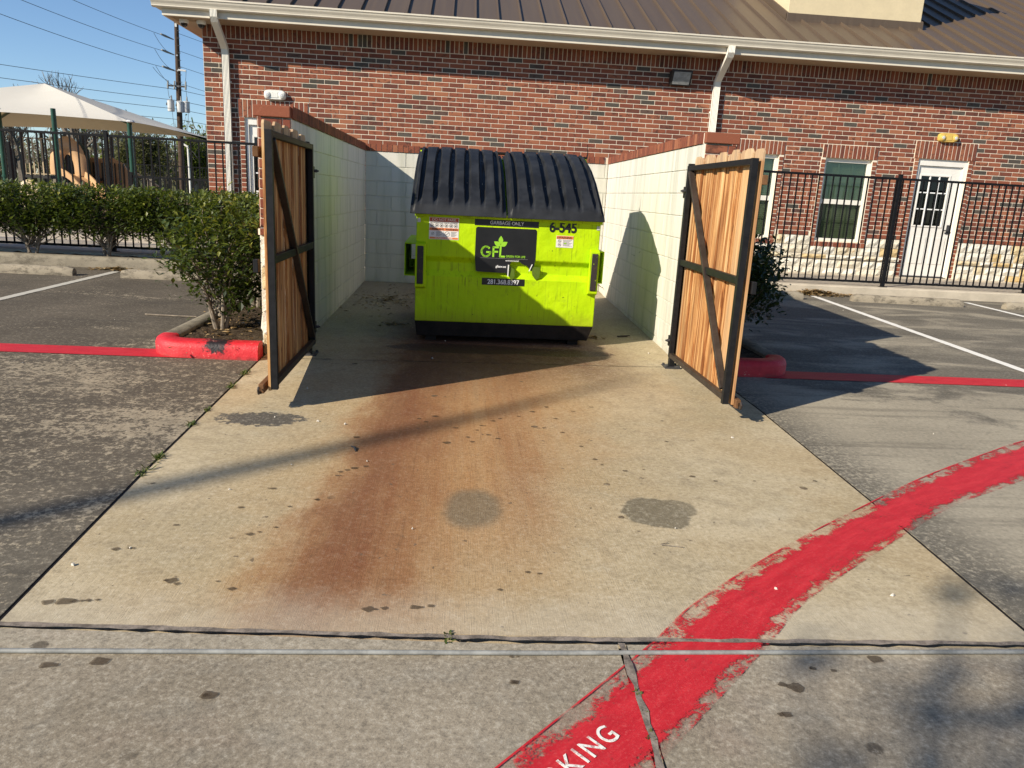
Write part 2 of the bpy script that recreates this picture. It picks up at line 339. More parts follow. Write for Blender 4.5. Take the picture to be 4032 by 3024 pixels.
def mat_redstripe(name, worn):
    n = NT(name); u, v, _ = n.sep(n.uv()); p = n.pos()
    nz = n.noise(n.comb(n.m('MULTIPLY', u, 3.), n.m('MULTIPLY', v, 2.), 0), 2.5, 5, .7); gr = n.noise(p, 85., 6, .8); g2 = n.noise(p, 7., 4, .6)
    d = n.m('ABSOLUTE', n.m('SUBTRACT', u, .48)); dw = n.m('ABSOLUTE', n.m('SUBTRACT', u, .525))
    n2 = n.noise(n.comb(n.m('MULTIPLY', u, 5.), n.m('MULTIPLY', v, 5.), 0), 2.2, 6, .75)
    ed = n.step(dw, .19, .42)
    N = n.m('ADD', n.m('MULTIPLY', gr, .58), n.m('MULTIPLY', n2, .42)); T_ = n.m('SUBTRACT', n.m('SUBTRACT', .69, n.m('MULTIPLY', ed, .20*worn)), n.m('MULTIPLY', n.step(g2, .42, .66), .12*worn))
    hole = n.m('MULTIPLY', n.step(n.m('SUBTRACT', N, T_), -.055, .075), .95)
    line = n.step(n.m('SUBTRACT', .48, u), .455, .463); hole = n.m('MULTIPLY', hole, n.m('SUBTRACT', 1., n.m('MULTIPLY', line, n.step(n.noise(p, 5., 3), .60, .45))))
    c = n.mix(n.step(nz, .35, .7), (.46,.012,.020), (.58,.026,.034)); c = n.mix(n.m('MULTIPLY', n.step(gr, .5, .65), .35), c, (.66,.13,.12)); c = n.mix(n.m('MULTIPLY', n.step(g2, .5, .75), .4), c, (.36,.02,.026))
    n.bump(gr, .4, .003); n.fin(c, .6, .35)
    tr = n.new('ShaderNodeBsdfTransparent'); mx = n.new('ShaderNodeMixShader'); n.put(mx.inputs[0], hole)
    n.t.links.new(n.b.outputs[0], mx.inputs[1]); n.t.links.new(tr.outputs[0], mx.inputs[2]); n.t.links.new(mx.outputs[0], n.out.inputs[0])
    return n.mat
def mat_wood():
    n = NT('cedar_board'); p = n.objco(); x, y, z = n.sep(p); r = n.oirand()
    off = n.m('MULTIPLY', r, 37.)
    g = n.noise(n.comb(n.m('ADD', n.m('MULTIPLY', x, 34.), off), n.m('MULTIPLY', y, 20.), n.m('ADD', n.m('MULTIPLY', z, 1.1), off)), 1., 6, .7, .9)
    g2 = n.noise(n.comb(n.m('ADD', n.m('MULTIPLY', x, 11.), off), y, n.m('ADD', n.m('MULTIPLY', z, .6), off)), 1., 4, .6, .4)
    c = n.ramp(g, [(.34,(.10,.035,.012)),(.44,(.30,.115,.036)),(.50,(.45,.21,.075)),(.57,(.60,.36,.15)),(.68,(.74,.52,.28))])
    c = n.mix(n.m('MULTIPLY', n.step(g2, .50, .62), .65), c, (.19,.075,.028)); c = n.mix(n.m('MULTIPLY', n.step(r, .4, 1.), .45), c, (.68,.47,.25)); c = n.mix(n.m('MULTIPLY', n.step(n.m('FRACT', n.m('MULTIPLY', r, 9.7)), .5, 1.), .4), c, (.30,.13,.05))
    kn = n.new('ShaderNodeTexVoronoi', {'Vector': n.comb(n.m('ADD', n.m('MULTIPLY', x, 7.), off), 0, n.m('ADD', n.m('MULTIPLY', z, 2.6), off)), 'Scale': 1.}).outputs['Distance']
    c = n.mix(n.m('MULTIPLY', n.step(kn, .085, .05), .8), c, (.05,.018,.008))
    c = n.mix(n.m('MULTIPLY', n.step(n.m('ADD', z, n.m('MULTIPLY', g2, .05)), 1.63, 1.66), .5), c, (.50,.40,.27))
    n.bump(g, .4, .003); return n.fin(c, .75, .25)
def mat_dumpster():
    n = NT('lime_paint'); p = n.pos(); x, y, z = n.sep(p)
    st = n.noise(n.comb(n.m('MULTIPLY', x, 34.), n.m('MULTIPLY', y, 34.), n.m('MULTIPLY', z, 1.3)), 1., 5, .7)
    st2 = n.noise(n.comb(n.m('MULTIPLY', x, 75.), n.m('MULTIPLY', y, 75.), n.m('MULTIPLY', z, 2.2)), 1., 4, .7)
    big = n.noise(p, 3., 4)
    c = n.mix(n.step(big, .3, .7), (.42,.64,.001), (.50,.72,.002))
    c = n.mix(n.m('MULTIPLY', n.m('MULTIPLY', n.step(st, .53, .68), n.step(big, .35, .62)), .55), c, (.14,.19,.01))
    c = n.mix(n.m('MULTIPLY', n.step(st2, .60, .68), .7), c, (.07,.09,.012)); c = n.mix(n.m('MULTIPLY', n.step(n.noise(p, 7., 6, .75), .56, .70), .4), c, (.22,.30,.02))
    lo = n.m('MULTIPLY', n.step(n.m('ADD', z, n.m('MULTIPLY', st, .22)), .42, .20), .5); c = n.mix(lo, c, (.22,.17,.02))
    ch = n.noise(p, 26., 4, .7); c = n.mix(n.m('MULTIPLY', n.step(ch, .685, .70), .9), c, (.02,.018,.012))
    n.bump(n.m('ADD', n.noise(p, 2.3, 3), n.m('MULTIPLY', n.noise(p, 9., 3), .35)), .45, .05)
    return n.fin(c, n.m('ADD', .45, n.m('MULTIPLY', st, .25)), .2)
def mat_chipped(name='chipped_steel'):
    n = NT(name); p = n.pos(); x, y, z = n.sep(p)
    f = n.m('ADD', n.noise(p, 30., 5, .7), n.m('MULTIPLY', n.noise(p, 8., 3), .5))
    c = n.mix(n.step(f, .90, .94), (.030,.024,.022), (.30,.40,.01)); c = n.mix(n.step(n.noise(p, 18., 4), .6, .7), c, (.09,.04,.025))
    n.bump(f, .5, .004); return n.fin(c, .6, .4)
def mat_lid():
    n = NT('black_plastic_lid'); p = n.pos(); f = n.noise(p, 5., 5, .6); fn = n.noise(n.scale(p, (220., 30., 30.)), 1., 3)
    c = n.mix(n.step(f, .35, .7), (.010,.011,.013), (.024,.026,.030)); c = n.mix(n.m('MULTIPLY', n.step(fn, .6, .8), .3), c, (.05,.05,.054))
    n.bump(fn, .15, .002); return n.fin(c, .55, .35)
def mat_leaf(name, cs, trans=.25):
    n = NT(name); r = n.rnd(); c = n.ramp(r, [(i/(len(cs)-1), c) for i, c in enumerate(cs)]); n.fin(c, .38, .5)
    tl = n.new('ShaderNodeBsdfTranslucent'); n.put(tl.inputs[0], n.mix(.5, c, (.22,.30,.02))); mx = n.new('ShaderNodeMixShader'); mx.inputs[0].default_value = trans
    n.t.links.new(n.b.outputs[0], mx.inputs[1]); n.t.links.new(tl.outputs[0], mx.inputs[2]); n.t.links.new(mx.outputs[0], n.out.inputs[0]); return n.mat
def mat_stone():
    n = NT('limestone'); p = n.pos(); r = n.rnd(); f = n.noise(p, 9., 5, .7)
    c = n.ramp(r, [(0,(.74,.70,.60)),(.6,(.66,.60,.47)),(.78,(.62,.50,.30)),(1,(.58,.42,.20))]); c = n.mix(n.m('MULTIPLY', n.step(f, .52, .7), n.m('MULTIPLY', r, .75)), c, (.50,.30,.11))
    n.bump(n.noise(p, 16., 6, .7), 1.0, .03); return n.fin(c, .9, .15)
def mat_soil(name, a, b):
    n = NT(name); p = n.pos(); f = n.noise(p, 14., 6, .7); c = n.mix(n.step(f, .35, .65), a, b); c = n.mix(n.m('MULTIPLY', n.step(n.noise(p, 60., 4), .58, .7), .6), c, tuple(min(1, v*3) for v in b)); n.bump(f, .9, .03); return n.fin(c, .95, .1)
def mat_kerb(name, c0, stain):
    n = NT(name); p = n.pos(); x, y, z = n.sep(p); fine = n.noise(p, 110., 5, .75); big = n.noise(p, 3., 4)
    st = n.noise(n.comb(n.m('MULTIPLY', x, 5.), n.m('MULTIPLY', y, 5.), n.m('MULTIPLY', z, 9.)), 1., 6, .75)
    c = n.mix(n.step(big, .3, .7), c0, tuple(v*1.25 for v in c0)); c = n.mix(n.m('MULTIPLY', n.step(st, .45, .65), stain), c, (.07,.06,.045)); c = n.mix(n.m('MULTIPLY', n.step(fine, .5, .7), .3), c, (.55,.48,.36)); n.bump(fine, .6, .006); return n.fin(c, .92, .2)
def mat_redkerb():
    n = NT('red_kerb_paint'); p = n.pos(); x, y, z = n.sep(p); f = n.noise(p, 10., 5, .7); g = n.noise(p, 60., 4, .7)
    c = n.mix(n.step(f, .3, .7), (.52,.014,.022), (.68,.03,.04)); n.bump(n.m('ADD', g, f), .6, .008)
    tar = n.m('MULTIPLY', n.blob(x, z, -1.96, .02, .10, .075, .2, n.noise(p, 30., 5, .75), 3.0), n.step(x, 0., -.5)); c = n.mix(tar, c, (.015,.012,.014))
    dirt = n.m('MULTIPLY', n.step(n.m('ADD', z, n.m('MULTIPLY', f, .10)), -.02, -.075), .7); c = n.mix(dirt, c, (.16,.05,.04)); c = n.mix(n.m('MULTIPLY', n.step(n.noise(p, 5., 5, .7), .52, .7), .35), c, (.36,.03,.035))
    sc = n.step(n.m('ADD', n.m('MULTIPLY', g, .5), n.m('MULTIPLY', f, .5)), .585, .63); c = n.mix(n.m('MULTIPLY', sc, .75), c, (.60,.36,.28)); return n.fin(c, .5, .4)
def mat_roof():
    n = NT('bronze_metal_roof'); p = n.pos(); x, y, z = n.sep(p); st = n.noise(n.comb(n.m('MULTIPLY', x, 16.), n.m('MULTIPLY', y, .5), 0), 1., 4); r = n.oirand()
    c = n.mix(st, (.098,.070,.050), (.155,.112,.078)); c = n.mix(n.m('MULTIPLY', r, .25), c, (.145,.112,.082)); return n.fin(c, n.m('ADD', .36, n.m('MULTIPLY', st, .2)), .35, .25)
def mat_glass(name, tint, refl=.9):
    n = NT(name); tr = n.new('ShaderNodeBsdfTransparent'); tr.inputs[0].default_value = (*tint, 1); gl = n.new('ShaderNodeBsdfGlossy'); gl.inputs['Roughness'].default_value = .03
    fr = n.new('ShaderNodeFresnel', {'IOR': 1.6}); mx = n.new('ShaderNodeMixShader'); n.put(mx.inputs[0], n.m('MULTIPLY', fr.outputs[0], refl)); n.t.links.new(tr.outputs[0], mx.inputs[1]); n.t.links.new(gl.outputs[0], mx.inputs[2]); n.t.links.new(mx.outputs[0], n.out.inputs[0]); return n.mat
def mat_whiteline(nm='white_line_paint', wear=.25):
    n = NT(nm); p = n.pos(); g = n.noise(p, 70., 5, .75); f = n.noise(p, 4. if wear < .5 else 45., 4); hole = n.step(n.m('ADD', n.m('MULTIPLY', g, .6), n.m('MULTIPLY', f, .4)), .60 if wear < .5 else .49, .66 if wear < .5 else .58); x, y, z = n.sep(p)
    left = n.step(x, 0, -1); hole = n.m('MULTIPLY', hole, n.m('ADD', wear, n.m('MULTIPLY', left, .6)))
    n.fin(n.mix(left, (.80,.77,.70), (.50,.47,.40)), .7, .3); tr = n.new('ShaderNodeBsdfTransparent'); mx = n.new('ShaderNodeMixShader'); n.put(mx.inputs[0], hole)
    n.t.links.new(n.b.outputs[0], mx.inputs[1]); n.t.links.new(tr.outputs[0], mx.inputs[2]); n.t.links.new(mx.outputs[0], n.out.inputs[0]); return n.mat
def mat_fabric():
    n = NT('canopy_fabric'); p = n.pos(); c = n.mix(n.noise(p, 1.2, 4), (.66,.63,.56), (.74,.71,.64)); n.fin(c, .9, .1); tl = n.new('ShaderNodeBsdfTranslucent', {0: (.55,.40,.20)}); mx = n.new('ShaderNodeMixShader'); mx.inputs[0].default_value = .22
    n.t.links.new(n.b.outputs[0], mx.inputs[1]); n.t.links.new(tl.outputs[0], mx.inputs[2]); n.t.links.new(mx.outputs[0], n.out.inputs[0]); return n.mat
M = dict(
 brick=mat_brick(), mortar=mat_mortar(), cmu=mat_cmu(), pad=mat_pad(), drive=mat_drive(),
 parkl=mat_parking('weathered_parking', (.078,.064,.047), (.40,.335,.235), True), parkr=mat_parking('worn_parking', (.105,.094,.075), (.36,.315,.235), False),
 redworn=mat_redstripe('worn_red_paint', 1.), red=mat_redstripe('red_line_paint', .12), redkerb=mat_redkerb(), wood=mat_wood(),
 steel=simple('black_gate_steel', (.012,.012,.013), .5, .3, 20, .22), steelbr=simple('brown_gate_steel', (.040,.030,.024), .5, .3, 9, .3), olwood=simple('old_batten_wood', (.15,.075,.035), .85, .3, 12, .15),
 lime=mat_dumpster(), chip=mat_chipped(), lid=mat_lid(), blackbase=simple('rusty_black_steel', (.012,.009,.007), .6, .6, 8, .25),
 fence=simple('black_fence_paint', (.009,.0095,.011), .55, .35, 15, .12), white=simple('white_trim', (.72,.69,.61), .5, .06, 3), trim=simple('cream_trim', (.66,.60,.49), .5, .06, 2), soffit=simple('tan_soffit', (.42,.32,.22), .7, .06, 2), frame=simple('door_white', (.74,.71,.65), .45, .05, 3),
 stone=mat_stone(), kerb=mat_kerb('kerb_concrete', (.23,.20,.15), .6), stop=mat_kerb('wheel_stop_concrete', (.27,.23,.17), .8), walk=mat_kerb('walk_concrete', (.46,.40,.31), .12),
 soil=mat_soil('soil', (.035,.024,.015), (.085,.062,.040)), mulch=mat_soil('playground_mulch', (.16,.11,.07), (.26,.19,.12)), ground=mat_soil('ground_cover', (.06,.065,.02), (.12,.12,.05)), filler=simple('joint_filler', (.21,.175,.145), .95, .5, 22, .1, 0, .5, 60),
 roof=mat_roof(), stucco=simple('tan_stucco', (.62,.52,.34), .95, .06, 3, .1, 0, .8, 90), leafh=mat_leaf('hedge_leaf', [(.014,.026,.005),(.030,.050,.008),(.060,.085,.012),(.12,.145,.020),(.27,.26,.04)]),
 leafdk=mat_leaf('dark_leaf', [(.012,.022,.006),(.022,.040,.009),(.035,.055,.012),(.055,.08,.016)], .12), leafdry=mat_leaf('dry_leaf', [(.09,.05,.02),(.20,.12,.05),(.33,.22,.10),(.45,.33,.18)], .1), leafgreen=mat_leaf('spring_leaf', [(.08,.11,.018),(.14,.18,.03),(.21,.23,.05)], .3), leafolive=mat_leaf('olive_leaf', [(.08,.085,.035),(.13,.13,.055),(.20,.19,.09)], .2), twig=simple('grey_twig', (.16,.135,.11), .9, .3, 6, .1), bark=simple('pale_bark', (.23,.19,.145), .9, .35, 25, .1), weed=mat_leaf('weed_leaf', [(.04,.07,.012),(.08,.11,.02),(.16,.15,.05)]),
 stopgrey=simple('grey_tube', (.24,.24,.225), .6, .3, 11), polew=simple('pole_wood', (.075,.052,.038), .9, .3, 8, .1), metalw=simple('galvanised_grey', (.55,.56,.56), .45, .08, 5), dkmetal=simple('dark_hardware', (.045,.045,.048), .5, .2, 9), wire=simple('cable', (.05,.05,.055), .6, .1, 3),
 green=simple('green_post_paint', (.008,.055,.032), .35, .15, 4, .5), dkgreen=simple('dark_green_panel', (.03,.055,.045), .45, .15, 5), tan=simple('tan_plastic', (.50,.31,.16), .5, .08, 3), beige=simple('beige_rail', (.48,.38,.24), .5, .08, 3), fabric=mat_fabric(),
 glassg=mat_glass('green_window_glass', (.80,.87,.79)), glassl=mat_glass('screened_window_glass', (.60,.64,.58), .5), glassd=mat_glass('door_glass', (.10,.11,.11)), blind=simple('window_blind', (.60,.62,.50), .7, .05, 3), lens=simple('frosted_lens', (.75,.74,.68), .25, .05, 6, .6), lensy=simple('yellowed_plastic', (.62,.42,.10), .4, .1, 9, .5), bronze=simple('bronze_housing', (.030,.027,.024), .45, .2, 9), darkroom=simple('dark_interior', (.03,.03,.028), .9, .1, 3), cream=simple('white_letter', (.80,.80,.78), .5, .04, 9), blackdec=simple('black_decal', (.012,.012,.013), .35, .2, 8), limelet=simple('lime_letter', (.30,.62,.03), .5, .05, 9), sticker=simple('sticker_white', (.74,.72,.68), .5, .08, 30), orange=simple('sticker_orange', (.75,.20,.05), .5, .05, 9), redst=simple('sticker_red', (.55,.09,.04), .5, .05, 9), ink=simple('sticker_ink', (.05,.05,.05), .6, .1, 9), whiteline=mat_whiteline(), camw=simple('camera_white', (.70,.68,.64), .4, .05, 9), dome=simple('smoked_dome', (.012,.012,.014), .08, .1, 9, .6), bedmetal=simple('aluminium_strip', (.55,.55,.52), .35, .08, 9, .5, .6))

# ------------------------------------------------------------------ ground
# the lot falls toward the driveway; layout points were measured on the level z=0 and are carried along their sight line to the slope
CH = 1.323
def zg(y): return 0. if y >= 11.1 else (.017*(y-11.1) if y >= 7.2 else -.0663+.042*(y-7.2))
def tg(y):
    for y0, z0, m_ in ((11.1,0.,.017),(7.2,-.0663,.042)):
        t = (CH-z0+m_*y0)/(CH+m_*y)
        if y >= 11.1: return 1.
        if y0 == 11.1 and t*y >= 7.2: return t
    return t
def G(x, y): t = tg(y); return x*t, y*t
def G3(x, y, z=0.): X, Y = G(x, y); return (X, Y, zg(Y)+z)
def clipy(P, yc, above):
    out = []
    for (x0, y0), (x1, y1) in zip(P, P[1:]+P[:1]):
        i0 = (y0 >= yc) == above or y0 == yc; i1 = (y1 >= yc) == above or y1 == yc
        if i0: out.append((x0, y0))
        if i0 != i1: t = (yc-y0)/(y1-y0); out.append((x0+(x1-x0)*t, yc))
    return out
def sheet(name, mat, pts, z, label, thick=.0):
    mb = MB()
    if thick:
        P = [G(*p) for p in pts]
        bands = [clipy(P, 7.2, False), clipy(clipy(P, 7.2, True), 11.1, False), clipy(P, 11.1, True)]
        for q in bands:
            if len(q) > 2: mb.prism(q, lambda a, b, t: (a, b, zg(b)+t), z-thick, z)
    else: mb.quadpts([(x, y, z) for x, y in pts])
    return structure(mb, name, mat, label)
sheet('ground', M['ground'], [(-400,-250),(400,-250),(400,600),(-400,600)], -.9, 'grassy ground stretching behind the building')
PL = [(-1.348,2.115),(-1.41,3.30),(-1.50,5.75),(-1.52,6.4)]; PR = [(1.93,2.05),(2.0,3.22),(2.07,4.74),(2.10,6.4)]
J = .008
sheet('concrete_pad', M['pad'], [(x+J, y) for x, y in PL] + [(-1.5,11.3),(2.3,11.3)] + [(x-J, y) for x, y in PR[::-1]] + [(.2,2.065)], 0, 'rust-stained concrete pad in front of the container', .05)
sheet('parking_bay', M['parkl'], [(-14,2.16), (PL[0][0]-J, 2.13)] + [(x-J, y) for x, y in PL[1:]] + [(-1.53,11.45),(-14,11.45)], 0, 'dark weathered parking surface left of the pad', .05)
sheet('parking_bay', M['parkr'], [(PR[0][0]+J, 2.06), (14,2.0),(14,12.4),(2.12,12.4)] + [(x+J, y) for x, y in PR[::-1]], 0, 'patchy grey parking surface right of the pad', .05)
sheet('driveway', M['drive'], [(-14,-9),(.50,-9),(.515,1.5),(.528,2.02),(.2,2.02),(-1.36,2.085),(-14,2.13)], 0, 'grey concrete driveway left of the cracked joint', .05)
sheet('driveway', M['drive'], [(.53,-9),(14,-9),(14,1.96),(1.93,2.015),(.556,2.02),(.545,1.5)], 0, 'grey concrete driveway right of the cracked joint', .05)
def strip(name, mat, line, wd, z, label, jit=.002):
    mb = MB(); L = []
    for (x0, y0), (x1, y1) in zip(line[:-1], line[1:]):
        k = max(2, int(math.hypot(x1-x0, y1-y0)/.05))
        L += [(x0+(x1-x0)*i/k, y0+(y1-y0)*i/k, -(y1-y0), x1-x0) for i in range(k)]
    L.append((*line[-1], *L[-1][2:])); b = len(mb.v)
    for x, y, nx, ny in L:
        q = math.hypot(nx, ny); nx /= q; ny /= q
        for s in (-1, 1):
            h = wd/2 + random.uniform(-jit, jit); mb.v.append(G3(x+nx*s*h, y+ny*s*h, z+random.uniform(-.001, .001)))
    for i in range(len(L)-1): mb.face((b+2*i, b+2*i+2, b+2*i+3, b+2*i+1))
    return structure(mb, name, mat, label)
strip('expansion_joint', M['filler'], [(-14,2.147),(-1.36,2.10),(.2,2.042),(1.93,2.034),(14,1.98)], .021, .0065, 'filled joint between the pad and the driveway', .004)
strip('expansion_joint', M['blackbase'], PL, .020, -.004, 'dark open joint along the left edge of the pad')
strip('expansion_joint', M['blackbase'], PR, .020, -.004, 'dark open joint along the right edge of the pad')
strip('expansion_joint', M['filler'], [(.515,-9),(.53,1.5),(.542,2.02)], .020, .007, 'crumbling joint through the red stripe', .005)
strip('control_joint', M['blackbase'], [(-1.49,5.83),(2.07,6.03)], .007, .003, 'thin control joint across the pad at the gates', .001)
# red stripes
def uv_strip(name, mat, Lp, Rp, z, label):
    def dens(P):
        out = []
        for i in range(len(P)-1):
            p0 = P[max(i-1,0)]; p1 = P[i]; p2 = P[i+1]; p3 = P[min(i+2,len(P)-1)]
            for k in range(8):
                t = k/8; out.append(tuple(.5*(2*p1[j]+(p2[j]-p0[j])*t+(2*p0[j]-5*p1[j]+4*p2[j]-p3[j])*t*t+(3*p1[j]-p0[j]-3*p2[j]+p3[j])*t**3) for j in (0,1)))
        return out+[P[-1]]
    A = dens(Lp); B = dens(Rp); mb = MB(); s = [0]
    for i in range(1, len(A)): s.append(s[-1]+math.hypot(A[i][0]-A[i-1][0], A[i][1]-A[i-1][1]))
    for a, b in zip(A, B):
        for t in (0,.5,1): mb.v.append(G3(a[0]+(b[0]-a[0])*t, a[1]+(b[1]-a[1])*t, z))
    for i in range(len(A)-1):
        for j in (0,1): mb.face((3*i+j, 3*i+j+1, 3*i+j+4, 3*i+j+3))
    o = structure(mb, name, mat, label); me = o.data; uvl = me.uv_layers.new(name='UVMap')
    for lp in me.loops: uvl.data[lp.index].uv = ((lp.vertex_index % 3)/2, s[lp.vertex_index//3])
    return o
uv_strip('red_kerb_line', M['redworn'], [(-.95,.42),(-.38,.99),(.13,1.51),(.61,2.0),(.86,2.28),(1.38,2.73),(1.99,3.2),(2.49,3.57),(3.12,3.98),(3.62,4.28),(4.6,4.75),(6.2,5.2)], [(-.56,.42),(.02,1.0),(.53,1.52),(.99,2.0),(1.26,2.29),(1.80,2.73),(2.37,3.16),(2.86,3.45),(3.45,3.80),(3.95,4.05),(4.8,4.42),(6.3,4.85)], .005, 'worn curving red fire-lane stripe across the driveway')
uv_strip('red_kerb_line', M['red'], [(-14,6.0),(-8,6.0),(-5,6.0),(-2.2,6.0)], [(-14,5.72),(-8,5.72),(-5,5.72),(-2.0,5.72)], .005, 'straight red line from the left island across the parking bay')
uv_strip('red_kerb_line', M['red'], [(2.7,6.02),(5,6.02),(9,6.02),(14,6.02)], [(2.5,5.74),(5,5.74),(9,5.74),(14,5.74)], .005, 'straight red line from the right island across the parking bay')
for nm, a, b, lb in (('white_line', (-4.72,6.0), (-4.78,10.95), 'worn white stall line beside the left wheel stops'), ('white_line', (5.18,6.0), (5.72,11.75), 'bright white stall line nearest the right gate'), ('white_line', (7.85,6.0), (8.34,11.8), 'bright white stall line at the right edge')):
    strip(nm, M['whiteline'], [a, b], .102, .005, lb, .001)
ang = math.atan2(.049, .055)
tx = text_obj('stencilled_lettering', 'PARKING', .100, mat_whiteline('worn_stencil_paint', .75), G3(.455,1.612,.0075), None, .0005, (Matrix.Rotation(math.atan(.042), 3, 'X') @ Matrix.Rotation(ang, 3, 'Z')).to_euler(), .0004, 'RIGHT', .86, 1.22); tx['kind'] = 'structure'; tx['label'] = 'white stencilled letters on the worn red stripe'
# kerbs
def kerb(name, mat, path, inner, wd=.15, h=.14, label=None):
    prof = [(0,0),(.0,h*.62),(.012,h*.85),(.035,h*.97),(.06,h),(wd-.02,h),(wd,h-.015),(wd,0)]; fr = []
    full = []
    for (x0, y0), (x1, y1) in zip(path[:-1], path[1:]):
        k = max(1, int(math.hypot(x1-x0, y1-y0)/.4)); full += [G(x0+(x1-x0)*i/k, y0+(y1-y0)*i/k) for i in range(k)]
    path = full+[G(*path[-1])]
    for i, (x, y) in enumerate(path):
        x0, y0 = path[max(i-1,0)]; x1, y1 = path[min(i+1,len(path)-1)]; q = math.hypot(x1-x0, y1-y0)
        fr.append(((x,y,zg(y)-.005), (inner*-(y1-y0)/q, inner*(x1-x0)/q, 0), (0,0,1)))
    mb = MB(); mb.sweep(prof, fr); return structure(mb, name, mat, label, smooth=True)
def arc(cx, cy, r, a0, a1, n=8): return [(cx+r*math.cos(R(a0+(a1-a0)*i/n)), cy+r*math.sin(R(a0+(a1-a0)*i/n))) for i in range(n+1)]
kerb('kerb', M['redkerb'], [(-1.50,5.72),(-1.75,5.72),(-2.02,5.73)] + arc(-2.05,6.03,.30,-95,-185), -1, .17, .145, 'red painted kerb at the front of the left island')
kerb('kerb', M['kerb'], [(-2.349,6.005),(-2.345,7.0),(-2.335,9.0),(-2.33,11.3)], -1, .16, .14, 'plain concrete kerb along the left island')
kerb('kerb', M['redkerb'], [(2.05,5.76),(2.3,5.76),(2.47,5.77)] + arc(2.48,6.07,.30,-88,2), 1, .17, .145, 'red painted kerb at the front of the right island')
kerb('kerb', M['kerb'], [(2.78,6.08),(2.79,7.0),(2.80,9.0),(2.80,12.3)], 1, .16, .14, 'plain concrete kerb along the right island')
kerb('kerb', M['kerb'], [(-14,11.33),(-8,11.33),(-2.17,11.33)], 1, .18, .16, 'concrete kerb in front of the hedge')
def soilbed(pts, z, label, mat='soil', nm='planting_bed'):
    xs = [p[0] for p in pts]; ys = [p[1] for p in pts]; mb = MB(); x0, x1, y0, y1 = min(xs), max(xs), min(ys), max(ys)
    nx = max(4, int((x1-x0)/.08)); ny = max(4, int((y1-y0)/.08))
    H = RNG.normal(0, .010, (nx+1, ny+1))
    mb.grid(lambda u, v: G3(x0+(x1-x0)*u, y0+(y1-y0)*v, z+H[int(round(u*nx)), int(round(v*ny))]), nx, ny); return structure(mb, nm, M[mat], label, smooth=True)
soilbed([(-2.20,5.87),(-1.50,11.4)], .095, 'bare soil in the left island'); soilbed([(2.08,5.90),(2.66,12.2)], .095, 'shaded soil in the right island'); soilbed([(-14,11.5),(-2.0,11.97)], .11, 'mulch under the clipped hedge')
mb = MB(); mb.box(-14,-2.0,11.97,17.0,-.05,.155); structure(mb, 'walkway', M['walk'], 'pale concrete walkway behind the left fence', bevel=.02)
mb = MB(); mb.box(2.9,16,12.12,14.6,-.05,.15); structure(mb, 'walkway', M['walk'], 'pale concrete walkway behind the right fence', bevel=.02)
mb = MB(); mb.box(-2.0,2.9,11.6,14.6,-.05,.148); structure(mb, 'walkway', M['walk'], 'walkway between the enclosure and the building', bevel=.02)
sheet('playground_surface', M['mulch'], [(-60,17),(-4.7,17),(-4.7,48),(-60,48)], .06, 'tan playground mulch under the canopy')

# ------------------------------------------------------------------ brick building
WY = 14.58
C_, P_ = .0815, .262
def spans(x0, x1, cuts):
    out = [(x0, x1)]
    for a, b in cuts:
        nx = []
        for p, q in out:
            if b <= p or a >= q: nx.append((p, q)); continue
            if a > p: nx.append((p, a))
            if b < q: nx.append((b, q))
        out = nx
    return out
def brick_rects(x0, x1, z0, z1, course, pitch, opens, gap=.010, phase=0.):
    res = []; n = int(round((z1-z0)/course)); course = (z1-z0)/n
    for i in range(n):
        za = z0+i*course; cuts = [(o[0], o[1]) for o in opens if min(za+course, o[3])-max(za, o[2]) > course*.4]
        s = x0 - ((i % 2)*.5+phase)*pitch - pitch
        ivals = spans(x0, x1, cuts)
        while s < x1:
            for p, q in ivals:
                a, b = max(s, p), min(s+pitch, q)
                if b-a > .03: res.append((a+gap/2, b-gap/2, za+gap/2, za+course-gap/2))
            s += pitch
    return res
MESHC = {}
def put_brick(parent, name, org, ang, w, h, d, c, mat, rnd):
    key = (name, round(w,3), round(h,3), round(d,3), mat)
    if key not in MESHC:
        mb = MB(); mb.brick((0,0,0), (1,0,0), (0,-1,0), w, h, d, c); MESHC[key] = mb.mesh(name, M[mat])
    o = bpy.data.objects.new(name, MESHC[key]); o.parent = parent; COL.objects.link(o)
    off = OFF.get(parent.name, (0,0,0)); o.location = (org[0]-off[0], org[1]-off[1], org[2]-off[2]); o.rotation_euler.z = ang; o['rnd'] = rnd
    return o
BLD = thing('brick_building', 'red brick building with bronze metal roof and cream gutter', 'building', (4.0, WY, 0.))
X0, X1 = -4.6, 14.0
OPN = dict(w1=(5.09,6.02,.78,2.335), w2=(6.94,7.87,.78,2.335), dr=(8.79,9.80,.0,2.42), dl=(-3.92,-2.90,.0,2.44))
SUR = [(5.0,6.12,2.335,2.590),(6.86,7.96,2.335,2.590),(8.68,9.92,2.42,2.754),(-4.03,-2.79,2.44,2.754)]
JW = .09
opens = []
for k, o in OPN.items(): opens.append((o[0]-JW, o[1]+JW, o[2]-(.115 if k[0] == 'w' else 0), o[3]))
opens += SUR
mb = MB()   # mortar backing with the openings left out
xs = sorted({X0, X1, *[o[i] for o in OPN.values() for i in (0,1)]}); zs = sorted({0., 3.97, *[o[i] for o in OPN.values() for i in (2,3)]})
for a, b in zip(xs[:-1], xs[1:]):
    for c, d in zip(zs[:-1], zs[1:]):
        if not any(o[0] <= (a+b)/2 <= o[1] and o[2] <= (c+d)/2 <= o[3] for o in OPN.values()): mb.box(a, b, WY, WY+.22, c, d)
wall = mb.build('wall', M['mortar'], BLD)
